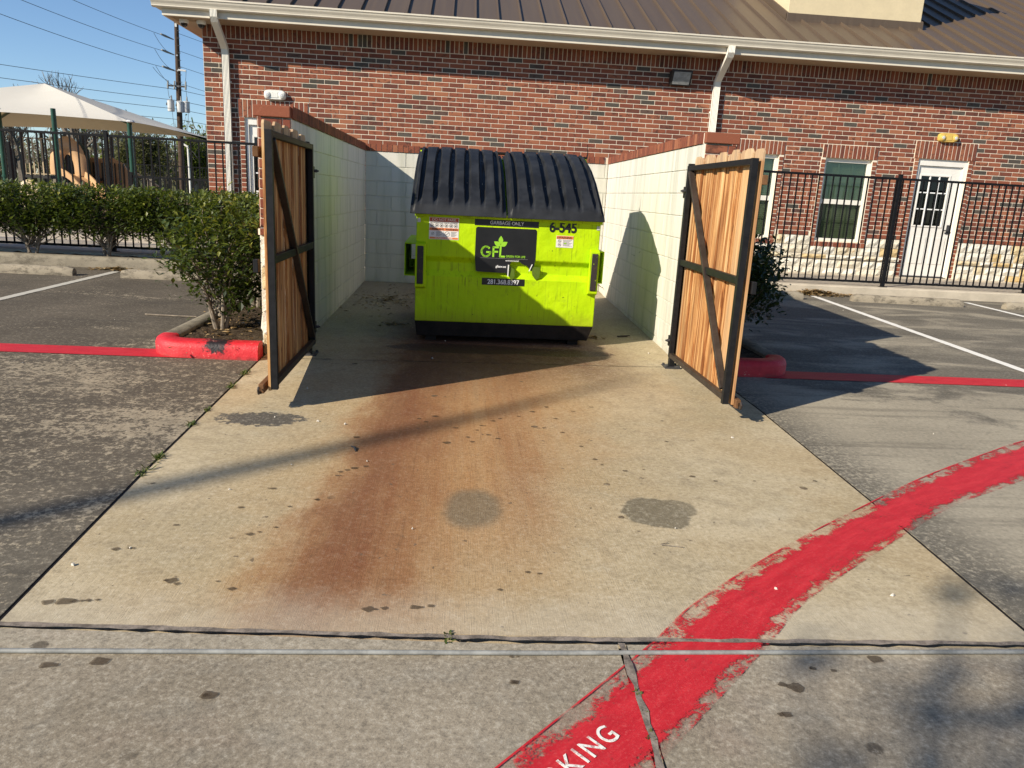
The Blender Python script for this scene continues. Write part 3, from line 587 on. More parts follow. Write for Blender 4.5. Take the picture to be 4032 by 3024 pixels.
mb = MB(); mb.box(X0+.01, X1, WY+.23, 26, 0, 3.96); mb.build('side_wall', simple('far_brick', (.22,.075,.055), .9, .4, 30), BLD)
mb = MB(); mb.box(X0+.02, X1-.02, WY+.225, WY+.228, .01, 3.9); mb.build('dark_lining', M['darkroom'], BLD)
rects = brick_rects(X0, X1, .955, 3.735, C_, P_, opens, .0118)
def vis(r):
    x = (r[0]+r[1])/2; z = (r[2]+r[3])/2
    if not (r[1]-r[0] > .2 and z < 3.55 and z > 1.98+.02*abs(x) and -4.0 < x < 5.2): return 1e9
    if -2.8 < x < -1.4 and z < 2.6: return 1e9
    return (x-.4)**2+(z-2.6)**2*2
order = sorted(range(len(rects)), key=lambda i: vis(rects[i])); singles = set(order[:300])
rest = MB()
for i, (a, b, c, d) in enumerate(rects):
    rv = random.random(); pr = .006+random.uniform(-.002, .002)
    if i in singles: put_brick(wall, 'brick', (a, WY, c), 0, b-a, d-c, .006, .0025, 'brick', rv)
    else: rest.brick((a, WY, c), (1,0,0), (0,-1,0), b-a, d-c, pr, .003, max(.001, rv))
n_sold = int((X1-X0)/C_)
for i in range(n_sold): rest.brick((X0+i*C_+.0065, WY, 3.742), (1,0,0), (0,-1,0), C_-.013, .225, .006+random.uniform(0,.002), .003, random.uniform(.05,.9))
i = 0; x = X0
while x < X1-.1:   # row of headers above the stone base
    if not any(o[0] < x+.1 and o[1] > x for o in opens if o[2] < .9): rest.brick((x+.005, WY, .872), (1,0,0), (0,-1,0), .09, .075, .015, .003, random.random())
    x += .10
rest.build('brick_field', M['brick'], wall, kind='stuff')
# opening surrounds
for k, o in OPN.items():
    sr = next(s for s in SUR if abs(s[2]-o[3]) < .02 and s[0] < o[0] < s[1])
    su = MB(); mo = MB(); mo.box(sr[0]+.003, sr[1]-.003, WY-.012, WY+.2, sr[2]+.004, sr[3]-.013); nn = int(round((sr[1]-sr[0])/C_)); cw = (sr[1]-sr[0])/nn
    for i in range(nn): su.brick((sr[0]+i*cw+.007, WY-.012, sr[2]+.004), (1,0,0), (0,-1,0), cw-.014, sr[3]-sr[2]-.014, .006, .003, random.uniform(.14,1))
    z = o[2] if k[0] == 'd' else o[2]-.02
    for sd in (0,1):
        xa = o[0]-JW if sd == 0 else o[1]; mo.box(xa, xa+JW, WY-.012, WY-.001, z, sr[2]+.003)
        zz = z
        while zz < sr[2]-.05: su.brick((xa+.005, WY-.012, zz+.0065), (1,0,0), (0,-1,0), JW-.010, C_-.013, .006, .003, random.uniform(.14,1)); zz += C_
    if k[0] == 'w':
        mo.box(o[0]-.1, o[1]+.1, WY-.04, WY+.1, .67, .765)
        for i in range(12):
            cw = (o[1]-o[0]+.2)/12; su.brick((o[0]-.1+i*cw+.006, WY-.04, .672), (1,0,0), (0,-1,0), cw-.012, .09, .008, .003, random.uniform(.14,1))
    sb = mo.build('opening_surround', M['mortar'], BLD); su.build('surround_brick', M['brick'], sb)
# stone base
def stone_mesh(w, h):
    nx = max(2, int(w/.09)); nz = max(2, int(h/.07)); Hh = RNG.uniform(.018, .045, (nx+1, nz+1)); Hh[0,:] = Hh[-1,:] = .006; Hh[:,0] = Hh[:,-1] = .006
    mb = MB(); mb.grid(lambda u, v: (w*u, -Hh[int(round(u*nx)), int(round(v*nz))], h*v), nx, nz); mb.quadpts([(0,0,0),(w,0,0),(w,-.006,0),(0,-.006,0)]); mb.quadpts([(0,-.006,h),(w,-.006,h),(w,0,h),(0,0,h)]); mb.quadpts([(0,0,0),(0,-.006,0),(0,-.006,h),(0,0,h)]); mb.quadpts([(w,-.006,0),(w,0,0),(w,0,h),(w,-.006,h)])
    return mb.mesh('stone', M['stone'], smooth=False)
STN = [stone_mesh(1, 1) for _ in range(6)]
STN = []
for q in range(10):
    STN.append((.26+.05*(q % 5), None))
def stones(x0, x1, parent, cuts):
    for z0, z1 in ((.09,.265),(.265,.43),(.44,.52),(.525,.69),(.69,.868)):
        for p, q in spans(x0, x1, [(c[0], c[1]) for c in cuts if min(z1, c[3])-max(z0, c[2]) > .03]):
            x = p
            while x < q-.04:
                wd = min(random.choice((.22,.28,.34,.42,.5)), q-x)
                if q-x-wd < .12: wd = q-x
                key = ('st', round(wd,2), round(z1-z0,3), random.randrange(2))
                if key not in MESHC: MESHC[key] = stone_mesh(wd-.008, z1-z0-.008)
                o = bpy.data.objects.new('stone', MESHC[key]); o.parent = parent; COL.objects.link(o); off = OFF[parent.name]
                o.location = (x+.004-off[0], WY-.03-(.035 if z1-z0 < .1 else 0)-off[1], z0+.004-off[2]); o['rnd'] = random.random()**2.4; x += wd
sc = [(o[0], o[1], o[2], o[3]) for o in opens]
mb = MB(); 
for p, q in spans(X0, X1, [(c[0], c[1]) for c in opens if c[2] < .1]): mb.box(p, q, WY-.03, WY-.0005, .0, .655)
base = mb.build('stone_base', M['mortar'], BLD)
stones(4.3, 13.2, base, sc); stones(-4.6, -1.8, base, sc)
# windows
def window(o):
    x0, x1, z0, z1 = o; y = WY+.05; f = MB(); t = .055
    f.box(x0, x0+t, y, y+.08, z0, z1); f.box(x1-t, x1, y, y+.08, z0, z1); f.box(x0+t, x1-t, y, y+.08, z1-.07, z1); f.box(x0+t, x1-t, y, y+.08, z0, z0+.05)
    zm = 1.53; win = f.build('window', M['white'], BLD, bevel=.004)
    s = MB(); s.box(x0+t, x1-t, y+.012, y+.06, zm-.045, zm+.045); s.build('meeting_rail', M['white'], win, bevel=.004)
    for a, b, yo, gm in ((zm+.045, z1-.07, .03, 'glassg'), (z0+.05, zm-.045, .045, 'glassl')):
        g = MB(); g.box(x0+t, x1-t, y+yo, y+yo+.006, a, b); g.build('pane', M[gm], win)
        mu = MB()
        for i in (1,2): xx = x0+t+(x1-x0-2*t)*i/3; mu.box(xx-.009, xx+.009, y+yo+.010, y+yo+.018, a, b)
        mu.box(x0+t, x1-t, y+yo+.010, y+yo+.018, (a+b)/2-.009, (a+b)/2+.009); mu.build('muntin_grid', M['blind'], win)
    bl = MB(); z = z0+.06
    while z < z1-.10: bl.hexa([(x0+t,y+.085,z),(x1-t,y+.085,z),(x1-t,y+.088,z),(x0+t,y+.088,z),(x0+t,y+.099,z+.046),(x1-t,y+.099,z+.046),(x1-t,y+.102,z+.046),(x0+t,y+.102,z+.046)]); z += .042
    bl.build('blind', M['blind'], win)
window(OPN['w1']); window(OPN['w2'])
def door(o, glass):
    x0, x1, z0, z1 = o; z0 = .16; y = WY+.04; f = MB(); t = .06
    f.box(x0, x0+t, y-.02, y+.1, z0, z1); f.box(x1-t, x1, y-.02, y+.1, z0, z1); f.box(x0+t, x1-t, y-.02, y+.1, z1-.12, z1); fr = f.build('door_frame', M['frame'], BLD, bevel=.004)
    d = MB(); a, b, c, e = x0+t+.004, x1-t-.004, z0+.02, z1-.125; gx0, gx1, gz0, gz1 = a+.08, b-.22, 1.17, 2.11
    gx1 = gx0+.57
    for q in ((a, gx0, c, e), (gx1, b, c, e), (gx0, gx1, c, gz0), (gx0, gx1, gz1, e)): d.box(q[0], q[1], y+.02, y+.06, q[2], q[3])
    dr = d.build('door', M['frame'], BLD)
    g = MB(); g.box(gx0, gx1, y+.035, y+.042, gz0, gz1); g.build('pane', M['glassd'], dr)
    mu = MB()
    for i in (1,2): xx = gx0+(gx1-gx0)*i/3; mu.box(xx-.011, xx+.011, y+.014, y+.034, gz0, gz1); zz = gz0+(gz1-gz0)*i/3; mu.box(gx0, gx1, y+.016, y+.033, zz-.011, zz+.011)
    mu.build('muntin_grid', M['cream'], dr)
    sp = MB()
    for q in ((gx0-.03, gx0, gz0-.03, gz1+.03), (gx1, gx1+.03, gz0-.03, gz1+.03), (gx0, gx1, gz0-.03, gz0), (gx0, gx1, gz1, gz1+.03)): sp.box(q[0], q[1], y+.006, y+.0195, q[2], q[3])
    sp.build('glazing_trim', M['frame'], dr, bevel=.003)
    for i in (0,1):
        p = MB(); xa = a+.12+i*.40; p.box(xa, xa+.28, y+.010, y+.0195, .42, .95); p.build('raised_panel', M['frame'], dr, bevel=.012)
    h = MB(); h.box(b-.10, b-.045, y+.005, y+.0195, 1.02, 1.20); h.bar((b-.07,y-.03,1.10),(b-.19,y-.03,1.085),.02,.022); h.bar((b-.07,y+.005,1.10),(b-.07,y-.04,1.10),.022,.022); h.build('handle', M['dkmetal'], dr, bevel=.003)
    t = MB(); t.box(x0+t_ if False else x0+.06, x1-.06, y-.02, y+.1, .151, .175); t.build('threshold', M['dkmetal'], dr)
door(OPN['dr'], True); door(OPN['dl'], True)
# roof, gutter, soffit
EY, EZ, SL = 13.93, 4.185, .487
roof = MB(); XL = -5.16; XR = 15.0; RY = 21.0
def rz(y): return EZ+SL*(y-EY)
roof.quadpts([(XL+.01,EY+.03,rz(EY)-.03),(XR,EY+.03,rz(EY)-.03),(XR,RY,rz(RY)-.06),(XL+(RY-EY),RY,rz(RY)-.06)]); roof.quadpts([(XL+.01,EY+.03,rz(EY)-.03),(XL+(RY-EY),RY,rz(RY)-.06),(XL+(RY-EY),28,rz(RY)-.06),(XL+.01,28,rz(EY)-.03)])
rf = roof.build('roof', M['roof'], BLD); PW = .389; i = 0; x = 4.05-PW*24
while x < XR-PW:
    xa = max(x, XL+.02); top = min(RY, EY+max(.15, xa-XL))
    if x+PW > XL+.1:
        p = MB(); p.hexa([(xa+.006,EY,rz(EY)),(x+PW-.006,EY,rz(EY)),(x+PW-.006,top,rz(top)),(xa+.006,top,rz(top)),(xa+.006,EY,rz(EY)+.006),(x+PW-.006,EY,rz(EY)+.006),(x+PW-.006,top,rz(top)+.006),(xa+.006,top,rz(top)+.006)])
        p.build('panel', M['roof'], rf)
        s = MB(); s.hexa([(xa-.011,EY-.004,rz(EY)-.004),(xa+.011,EY-.004,rz(EY)-.004),(xa+.011,top,rz(top)-.004),(xa-.011,top,rz(top)-.004),(xa-.008,EY-.004,rz(EY)+.052),(xa+.008,EY-.004,rz(EY)+.052),(xa+.008,top,rz(top)+.052),(xa-.008,top,rz(top)+.052)]); s.build('seam', M['roof'], rf)
    x += PW
g = MB(); gp = [(14.0,4.20),(14.0,4.045),(13.925,4.045),(13.905,4.06),(13.905,4.075),(13.895,4.10),(13.872,4.135),(13.862,4.165),(13.85,4.172),(13.85,4.196),(13.868,4.198),(13.88,4.19),(13.985,4.10),(13.985,4.20)]
g.prism(gp, lambda a, b, t: (t, a, b), XL-.03, XR); gut = g.build('gutter', M['trim'], BLD, smooth=False)
f = MB(); f.box(XL+.10, XR, 14.0, 14.03, 3.935, 4.19); f.box(XL+.10, XL+.13, 14.03, 27, 3.935, 4.19); f.build('fascia', M['trim'], BLD, bevel=.006)
g2 = MB(); g2.box(XL-.02, XL+.095, 13.995, 27, 4.05, 4.19); g2.build('side_gutter', M['trim'], BLD, bevel=.02)
s = MB(); s.box(XL+.13, XR, 14.03, WY+.02, 3.945, 3.965); s.box(XL+.13, X0+.02, WY+.02, 27, 3.945, 3.965); s.build('soffit', M['soffit'], BLD)
sv = MB()
for i in range(6): sv.box(-5.0+.04, -4.62, 14.14+i*.05, 14.165+i*.05, 3.935, 3.946)
sv.build('soffit_vent', M['soffit'], BLD)
def downspout(x, zb):
    nb = 5; w_, d_ = .115, .075; pr = []
    for i in range(nb*4+1):
        u = i/(nb*4); pr.append((-w_/2+w_*u, -d_/2 - .004*math.cos(2*math.pi*nb*u)))
    pr += [(w_/2, d_/2), (-w_/2, d_/2)]
    path = [((x,13.94,4.06),(0,1,0)),((x,13.94,3.96),(0,1,.25)),((x,13.99,3.90),(0,.75,.66)),((x,14.40,3.63),(0,.75,.66)),((x,14.50,3.55),(0,.96,.25)),((x,14.52,3.45),(0,1,0)),((x,14.52,zb),(0,1,0))]
    m = MB(); m.sweep(pr, [(o, (1,0,0), Vector(b).normalized()) for o, b in path]); return m
for x, lb in ((-4.2, ''), (4.64, '')):
    d = downspout(x, .2).build('downspout', M['white'], BLD)
    for z in (3.0, 1.6): q = MB(); q.box(x-.075, x+.075, 14.555, 14.572, z, z+.03); q.build('strap', M['white'], d)
# stucco dormer on the roof
d0, d1, dy, dt = 6.11, 8.77, 15.28, 7.45; dor = MB(); dor.box(d0, d1, dy, dy+2.66, 4.2, dt); do = dor.build('stucco_dormer', M['stucco'], BLD, bevel=.01)
q = MB(); q.box(d0-.03, d1+.03, dy-.05, dy-.001, 4.80, 4.97); q.build('base_flashing', M['roof'], do, bevel=.006)
q = MB(); q.hexa([(d0-.12,dy-.12,dt+.002),(d1+.12,dy-.12,dt+.002),(d1+.12,dy+2.78,dt+.002),(d0-.12,dy+2.78,dt+.002),(d0-.12,dy-.12,dt+.12),(d1+.12,dy-.12,dt+.12),(d1+.12,dy+2.78,dt+.12),(d0-.12,dy+2.78,dt+.12)]); q.build('cap', M['roof'], do, bevel=.02)
for s_ in (-1, 1):
    xx = d0-.03 if s_ < 0 else d1+.001; q = MB(); q.hexa([(xx,dy-.03,rz(dy)+.0),(xx+.029,dy-.03,rz(dy)),(xx+.029,dy+2.6,rz(dy+2.6)),(xx,dy+2.6,rz(dy+2.6)),(xx,dy-.03,rz(dy)+.14),(xx+.029,dy-.03,rz(dy)+.14),(xx+.029,dy+2.6,rz(dy+2.6)+.14),(xx,dy+2.6,rz(dy+2.6)+.14)]); q.build('side_flashing', M['roof'], do)
# wall fittings (screwed to the wall but lift off)
def emlight(x, z, mat, label):
    t = thing('emergency_light', label, 'wall light', (x, WY, z)); b = MB(); n = 10; w_, h_ = .19, .085
    pr = [(math.cos(2*math.pi*k/32), math.sin(2*math.pi*k/32)) for k in range(32)]; pr = [(math.copysign(abs(c)**.5, c), math.copysign(abs(s)**.55, s)) for c, s in pr]
    b.sweep(pr, [((x,WY-.012,z),(w_,0,0),(0,0,h_)),((x,WY-.06,z),(w_,0,0),(0,0,h_)),((x,WY-.085,z),(w_*.94,0,0),(0,0,h_*.88))]); b.build('housing', mat, t, smooth=True)
    for s_ in (-1,1):
        l = MB(); l.tube([(x+s_*.125,WY-.080,z-.005),(x+s_*.125,WY-.100,z-.005),(x+s_*.125,WY-.112,z-.005)], [.055,.055,.040], 20); hd = l.build('lamp_head', mat, t, smooth=True)
        q = MB(); q.tube([(x+s_*.125,WY-.112,z-.005),(x+s_*.125,WY-.116,z-.005)], [.030,.022], 16); q.build('lens', M['metalw'], hd)
    q = MB(); q.box(x-.06, x+.06, WY-.093, WY-.0845, z-.05, z+.045); q.build('centre_panel', mat, t, bevel=.004)
emlight(-3.365, 2.845, M['lens'], 'white twin-head emergency light above the left door'); emlight(9.265, 2.825, M['lensy'], 'yellowed twin-head emergency light above the right door')
t = thing('floodlight', 'dark wall pack floodlight with glass face below the eave', 'wall light', (3.94, WY, 3.56))
b = MB(); b.prism([(-.012,3.44),(-.012,3.68),(-.21,3.69),(-.22,3.665),(-.10,3.44)], lambda a, c, t_: (t_, WY+a, c), 3.75, 4.13); hs = b.build('housing', M['bronze'], t, bevel=.006)
q = MB(); q.hexa([(3.785,WY-.104,3.458),(4.095,WY-.104,3.458),(4.095,WY-.216,3.655),(3.785,WY-.216,3.655),(3.785,WY-.114,3.452),(4.095,WY-.114,3.452),(4.095,WY-.226,3.650),(3.785,WY-.226,3.650)]); q.build('glass_face', simple('lamp_lens', (.26,.27,.265), .15, .25, 14, .6), t)
q = MB(); q.hexa([(3.79,WY-.1015,3.462),(4.09,WY-.1015,3.462),(4.09,WY-.2125,3.650),(3.79,WY-.2125,3.650),(3.79,WY-.1030,3.4615),(4.09,WY-.1030,3.4615),(4.09,WY-.2140,3.6495),(3.79,WY-.2140,3.6495)]); q.build('reflector', M['stopgrey'], t)
q = MB(); q.tube([(3.86,WY-.13,3.50),(3.92,WY-.15,3.53),(3.98,WY-.17,3.60)], .006, 6); q.build('bulb', M['lens'], t)
for x, y, lb in ((-4.80,14.28,'dome camera under the corner soffit, nearer the sky'), (-4.52,14.30,'dome camera under the corner soffit, beside the downspout')):
    t = thing('security_camera', lb, 'camera', (x, y, 3.945), 'dome cameras at the roof corner'); b = MB(); b.lathe([(.075,0),(.075,-.05),(.062,-.065)], (x,y,3.944), 20); b.build('housing', M['camw'], t, smooth=True)
    b = MB(); b.lathe([(.058,-.066),(.055,-.09),(.040,-.112),(.015,-.122)], (x,y,3.944), 20); b.build('dome', M['dome'], t, smooth=True)

# ------------------------------------------------------------------ enclosure walls
ENC = thing('enclosure_wall', 'white painted block enclosure with brick cap around the container', 'wall', (.35, 8.6, 0))
LF, LB, RF, RB = Vector((-1.372,6.45,0)), Vector((-1.353,11.138,0)), Vector((2.022,6.45,0)), Vector((2.104,11.138,0))
TH = .235
def run(a, b, side, nm, first):
    # a->b direction u such that outward normal n = rot(-90) of u ... n = (u.y,-u.x)
    u = (b-a).normalized(); n = Vector((u.y, -u.x, 0)); L = (b-a).length; ang = math.atan2(u.y, u.x)
    m = MB(); o = a - n*TH; dn = Vector((0,0,-.2)); m.hexa([o+dn, o+u*L+dn, b-n*.008+dn, a-n*.008+dn, *(p+Vector((0,0,1.827)) for p in (o, o+u*L, b-n*.008, a-n*.008))]); wl_ = m.build('wall', M['cmu'], ENC)
    for rr in brick_rects(0, L, -.2032, 1.829, .2032, .4064, [], .009, first):
        put_brick(wl_, 'block', tuple(a - n*.008 + u*rr[0] + Vector((0,0,rr[2]))), ang, rr[1]-rr[0], rr[3]-rr[2], .008+random.uniform(-.0008,.0012), .003, 'cmu', random.random())
    # rowlock cap
    k = int(L/.0755)
    for i in range(k):
        key = ('cap',)
        if key not in MESHC:
            cb = MB(); cb.box(.004,.0715,-.012,TH+.012,0,.092); MESHC[key] = cb.mesh('cap_brick', M['brick'])
        ob = bpy.data.objects.new('cap_brick', MESHC[key]); ob.parent = wl_; COL.objects.link(ob); pp = a + u*(i*.0755); off = OFF[wl_.name]
        ob.location = (pp.x-off[0], pp.y-off[1], 1.831-off[2]+random.uniform(-.001,.002)); ob.rotation_euler.z = ang; ob['rnd'] = random.uniform(.15,1)
    mm = MB(); o = a - n*(TH-.004); mm.hexa([o, o+u*L, b-n*.004, a-n*.004, *(p+Vector((0,0,.086)) for p in (o, o+u*L, b-n*.004, a-n*.004))])
    mm.v = [(x, y, z+1.830) for x, y, z in mm.v]; mm.build('cap_mortar', M['mortar'], wl_)
    return wl_, u, n
w_l, ul, nl = run(LF + Vector((0,.02,0)), LB, 1, 'l', .0)
w_r, ur, nr = run(RB, RF + Vector((0,.02,0)), 1, 'r', .3)
w_b, ub, nb_ = run(LB, RB, 1, 'b', .1)
# brick pilaster ends, outer veneer
def veneer(a, u, n, L, nm, sto=.9):
    ang = math.atan2(u.y, u.x); m = MB(); p = [a-n*.03, a+u*L-n*.03, a+u*L-n*.004, a-n*.004]
    m.hexa([*(q+Vector((0,0,-.15)) for q in p), *(q+Vector((0,0,1.82)) for q in p)]); v = m.build('veneer', M['mortar'], ENC); big = L > 2
    rest = MB()
    for rr in brick_rects(0, L, sto+.06, 1.825, C_, P_, [], .010, .25):
        pt = a - n*.004 + u*rr[0] + Vector((0,0,rr[2]))
        if big: rest.brick(pt, u, n, rr[1]-rr[0], rr[3]-rr[2], .010, .003, random.uniform(.14,1))
        else: put_brick(v, 'brick', tuple(pt), ang, rr[1]-rr[0], rr[3]-rr[2], .010, .003, 'brick', random.uniform(.14,1))
    z = -.12
    while z < sto-.02:
        hh = min(random.choice((.14,.19,.23)), sto-z)
        if sto-z-hh < .08: hh = sto-z
        x = 0.
        while x < L-.02:
            wd = min(random.choice((.28,.36,.45)), L-x)
            if L-x-wd < .12: wd = L-x
            key = ('st', round(wd,2), round(hh,3), random.randrange(2))
            if key not in MESHC: MESHC[key] = stone_mesh(wd-.008, hh-.008)
            ob = bpy.data.objects.new('stone', MESHC[key]); ob.parent = v; COL.objects.link(ob); off = OFF[v.name]; pt = a + u*(x+.004); ob.location = (pt.x-off[0], pt.y-off[1], z+.004-off[2]); ob.rotation_euler.z = ang; ob['rnd'] = random.random()**2*.8; x += wd
        z += hh
    i = 0.
    while i < L-.05: rest.brick(a + n*.02 + u*(i+.004) + Vector((0,0,sto+.002)), u, n, min(.09, L-i-.004), .052, .012, .003, random.uniform(.2,1)); i += .1
    m2 = MB(); p = [a-n*.003, a+u*L-n*.003, a+u*L+n*.019, a+n*.019]; m2.hexa([*(q+Vector((0,0,sto)) for q in p), *(q+Vector((0,0,sto+.05)) for q in p)]); m2.build('ledge_mortar', M['mortar'], v)
    rest.build('veneer_brick', M['brick'], v, kind='stuff' if big else None)
X_ = Vector((1,0,0))
veneer(Vector((-1.372-TH-.03, 6.45,0)), X_, Vector((0,-1,0)), TH+.03, 'pl'); veneer(Vector((2.022,6.45,0)), X_, Vector((0,-1,0)), TH+.03, 'pr')
veneer(Vector((-1.353-TH-.035,11.2,0)), Vector((-.004,-1,0)).normalized(), Vector((-1,.004,0)).normalized(), 4.73, 'ol'); veneer(Vector((2.022+TH+.035,6.465,0)), Vector((.0175,1,0)).normalized(), Vector((1,-.0175,0)).normalized(), 4.73, 'or')
for xx in (-1.675, 2.005):   # cap at the wall ends
    m = MB(); m.box(xx+.01, xx+.30, 6.425, 6.485, 1.832, 1.918, .42); m.build('end_cap', M['brick'], ENC, bevel=.005)

# ------------------------------------------------------------------ gates
def gate(label, hx, hy, ex, ey, sb, nboard, seed):
    """local x runs from the hinge outward, boards on side sb of local y"""
    rg = random.Random(seed); L = math.hypot(ex-hx, ey-hy); a = math.atan2(ey-hy, ex-hx)
    GS = 1.0403; t = thing('wooden_gate', label, 'gate', (hx*GS, hy*GS, CH*(1-GS)), 'open gates of the enclosure', a); t.scale = (GS,)*3; T = .040; zb, zt = .055, 1.628
    st = M['steel']
    def part(nm, m, mat=st, bevel=.003): return m.build(nm, mat, t, bevel=bevel, local=True)
    fy0, fy1 = -T/2, T/2
    m = MB(); m.box(0, T, fy0, fy1, zb, zt); hs = part('hinge_stile', m)
    # outer stile is an open square tube
    m = MB(); th = .004
    for q in ((L-T, L, fy0, fy0+th), (L-T, L, fy1-th, fy1), (L-T, L-T+th, fy0+th, fy1-th), (L-th, L, fy0+th, fy1-th)): m.box(*q, zb-.02, zt)
    part('latch_stile', m, bevel=0)
    m = MB(); m.box(T+.001, L-T-.001, fy0+.001, fy1-.001, zt-T, zt-.001); part('top_rail', m)
    m = MB(); m.box(T+.001, L-T-.001, fy0+.001, fy1-.001, zb, zb+T); part('bottom_rail', m, M['steelbr'])
    m = MB(); m.box(T+.001, L-T-.001, fy0+.006, fy1-.001, .835, .885); part('mid_rail', m)
    m = MB(); m.bar(*(((T+.03,-sb*.006,zt-T-.01), (L-T-.03,-sb*.006,zb+T+.03)) if sb > 0 else ((L-T-.03,-sb*.006,zt-T-.01), (T+.03,-sb*.006,zb+T+.03))), .028, .045, (0,1,0)); part('diagonal_brace', m, M['steelbr'])
    pw = (L-.01)/nboard
    for i in range(nboard):
        wd = pw+rg.uniform(.006, .012); x0 = .0+i*pw; z0 = .025+rg.uniform(0,.02); z1 = 1.693+rg.uniform(-.012,.010); e = .022+rg.uniform(-.004,.006)
        y0 = sb*(T/2+.002+(.0 if i % 2 else .019)); y1 = y0+sb*.017; b = MB()
        poly = [(-wd/2,z0),(wd/2,z0),(wd/2,z1-e),(wd/2-e,z1),(-wd/2+e,z1),(-wd/2,z1-e)]
        b.prism(poly, lambda p, q, tt: (p, tt, q), min(0,sb*.017), max(0,sb*.017)); o = b.build('board', M['wood'], t, local=True, bevel=.0015, seg=1); o.location = (x0+wd/2-.003, y0, 0)
    for z, xe in ((1.50, .0), (.045, .03)):
        b = MB(); b.box(.02, L+.0+xe, 0, .034, -.03, .03); o = b.build('batten', M['olwood'], t, local=True, bevel=.003); o.location = (0, sb*(T/2+.040) if sb > 0 else sb*(T/2+.040)-.034, z)
    for z in (1.42, .19):
        m = MB(); m.box(-.052, -.002, -.02, .02, z-.045, z+.045); h = part('hinge', m); m = MB(); m.tube([(.025,-sb*.026,z+.01),(.025,-sb*.05,z+.01)], .012, 10); m.tube([(.025,-sb*.05,z+.01),(.025,-sb*.062,z+.01)], .007, 8); m.build('bolt', M['dkmetal'], h, local=True)
    m = MB(); m.box(L-.05, L+.004, sb*(T/2+.06) if sb > 0 else sb*(T/2+.06)-.03, (sb*(T/2+.06)+.03) if sb > 0 else sb*(T/2+.06), .78, .86); part('latch', m)
    m = MB(); m.box(L-.08, L+.03, sb*.088-.012, sb*.088+.012, .012, .055); m.tube([(L+.02,sb*.088,.03),(L+.05,sb*.088,.02),(L+.06,sb*.088,.045),(L+.045,sb*.088,.06)], .008, 8); part('drop_rod_bracket', m, M['steelbr'], 0)
    return t
gate('cedar board gate on the left, its inner face in shade', -1.172, 6.2, -1.150, 4.765, -1, 10, 3)
gate('cedar board gate on the right, its inner face in sun', 1.835, 6.2, 1.825, 4.77, 1, 11, 5)
for x, lb in ((-1.262,'black steel post holding the left gate'), (1.935,'black steel post holding the right gate')):
    zp = zg(6.48); t = thing('gate_post', lb, 'post', (x, 6.48, zp), 'gate posts'); m = MB(); m.box(x-.025, x+.025, 6.456, 6.506, zp+.012, 1.66); m.build('post', M['steel'], t, bevel=.003)
    m = MB(); m.box(x-.07, x+.07, 6.41, 6.55, zp-.003, zp+.011); bp = m.build('base_plate', M['dkmetal'], t)
    for dx in (-.055,.055):
        for dy in (-.055,.055): m = MB(); m.lathe([(.012,.011),(.012,.024),(.006,.026)], (x+dx,6.48+dy,zp), 6); m.build('anchor_bolt', M['dkmetal'], bp)

# ------------------------------------------------------------------ dumpster
D = thing('dumpster', 'lime green dumpster with black lids inside the white enclosure', 'dumpster', (.43, 7.8, 0))
DS = 1.02; D.rotation_euler.z = .018; D.location = (.43*DS, 7.8*DS, CH*(1-DS)); D.scale = (DS,)*3                    # very slight turn
RX = lambda x, y: y
bx0, bx1 = -.402, 1.276
prof = [(6.955,.155),(6.955,.572),(6.995,.628),(6.995,.705),(6.955,.752),(6.955,1.135),(7.5,1.44),(8.02,1.68),(8.66,1.66),(8.66,.155)]
m = MB(); m.prism(prof, lambda a, b, t_: (t_, RX(t_, a), b), bx0, bx1); body = m.build('body', M['lime'], D, bevel=.008)
m = MB(); m.hexa([(bx0+.02,RX(0,6.975),.016),(bx1-.045,RX(1.2,6.975),.016),(bx1-.03,8.6,.016),(bx0+.04,8.6,.016),(bx0+.003,RX(0,6.958),.154),(bx1-.003,RX(1.2,6.958),.154),(bx1-.003,8.64,.154),(bx0+.003,8.64,.154)]); m.build('base', M['blackbase'], D, bevel=.006)
for x in (bx0+.10, bx1-.22):
    m = MB(); m.hexa([(x,7.05,-.040),(x+.10,7.05,-.040),(x+.10,8.5,-.0145),(x,8.5,-.0145),(x,7.05,.0155),(x+.10,7.05,.0155),(x+.10,8.5,.0155),(x,8.5,.0155)]); m.build('skid', M['blackbase'], D)
m = MB(); m.prism([(6.925,1.105),(6.925,1.145),(6.954,1.155),(6.954,1.105)], lambda a, b, t_: (t_, RX(t_, a), b), bx0-.003, bx1+.012); m.build('top_lip', M['lime'], D, bevel=.004)
# raised rim plates along both sides under the lids
for s_, x in ((-1, bx0-.014), (1, bx1+.001)):
    m = MB(); pr = [(6.94,1.10),(6.92,1.165),(7.5,1.475),(8.05,1.725),(8.64,1.70),(8.64,1.60),(8.0,1.62),(7.5,1.38)]
    m.prism(pr, lambda a, b, t_: (t_, RX(t_, a), b), x, x+.013); m.build('side_rim', M['lime'], D, bevel=.003)
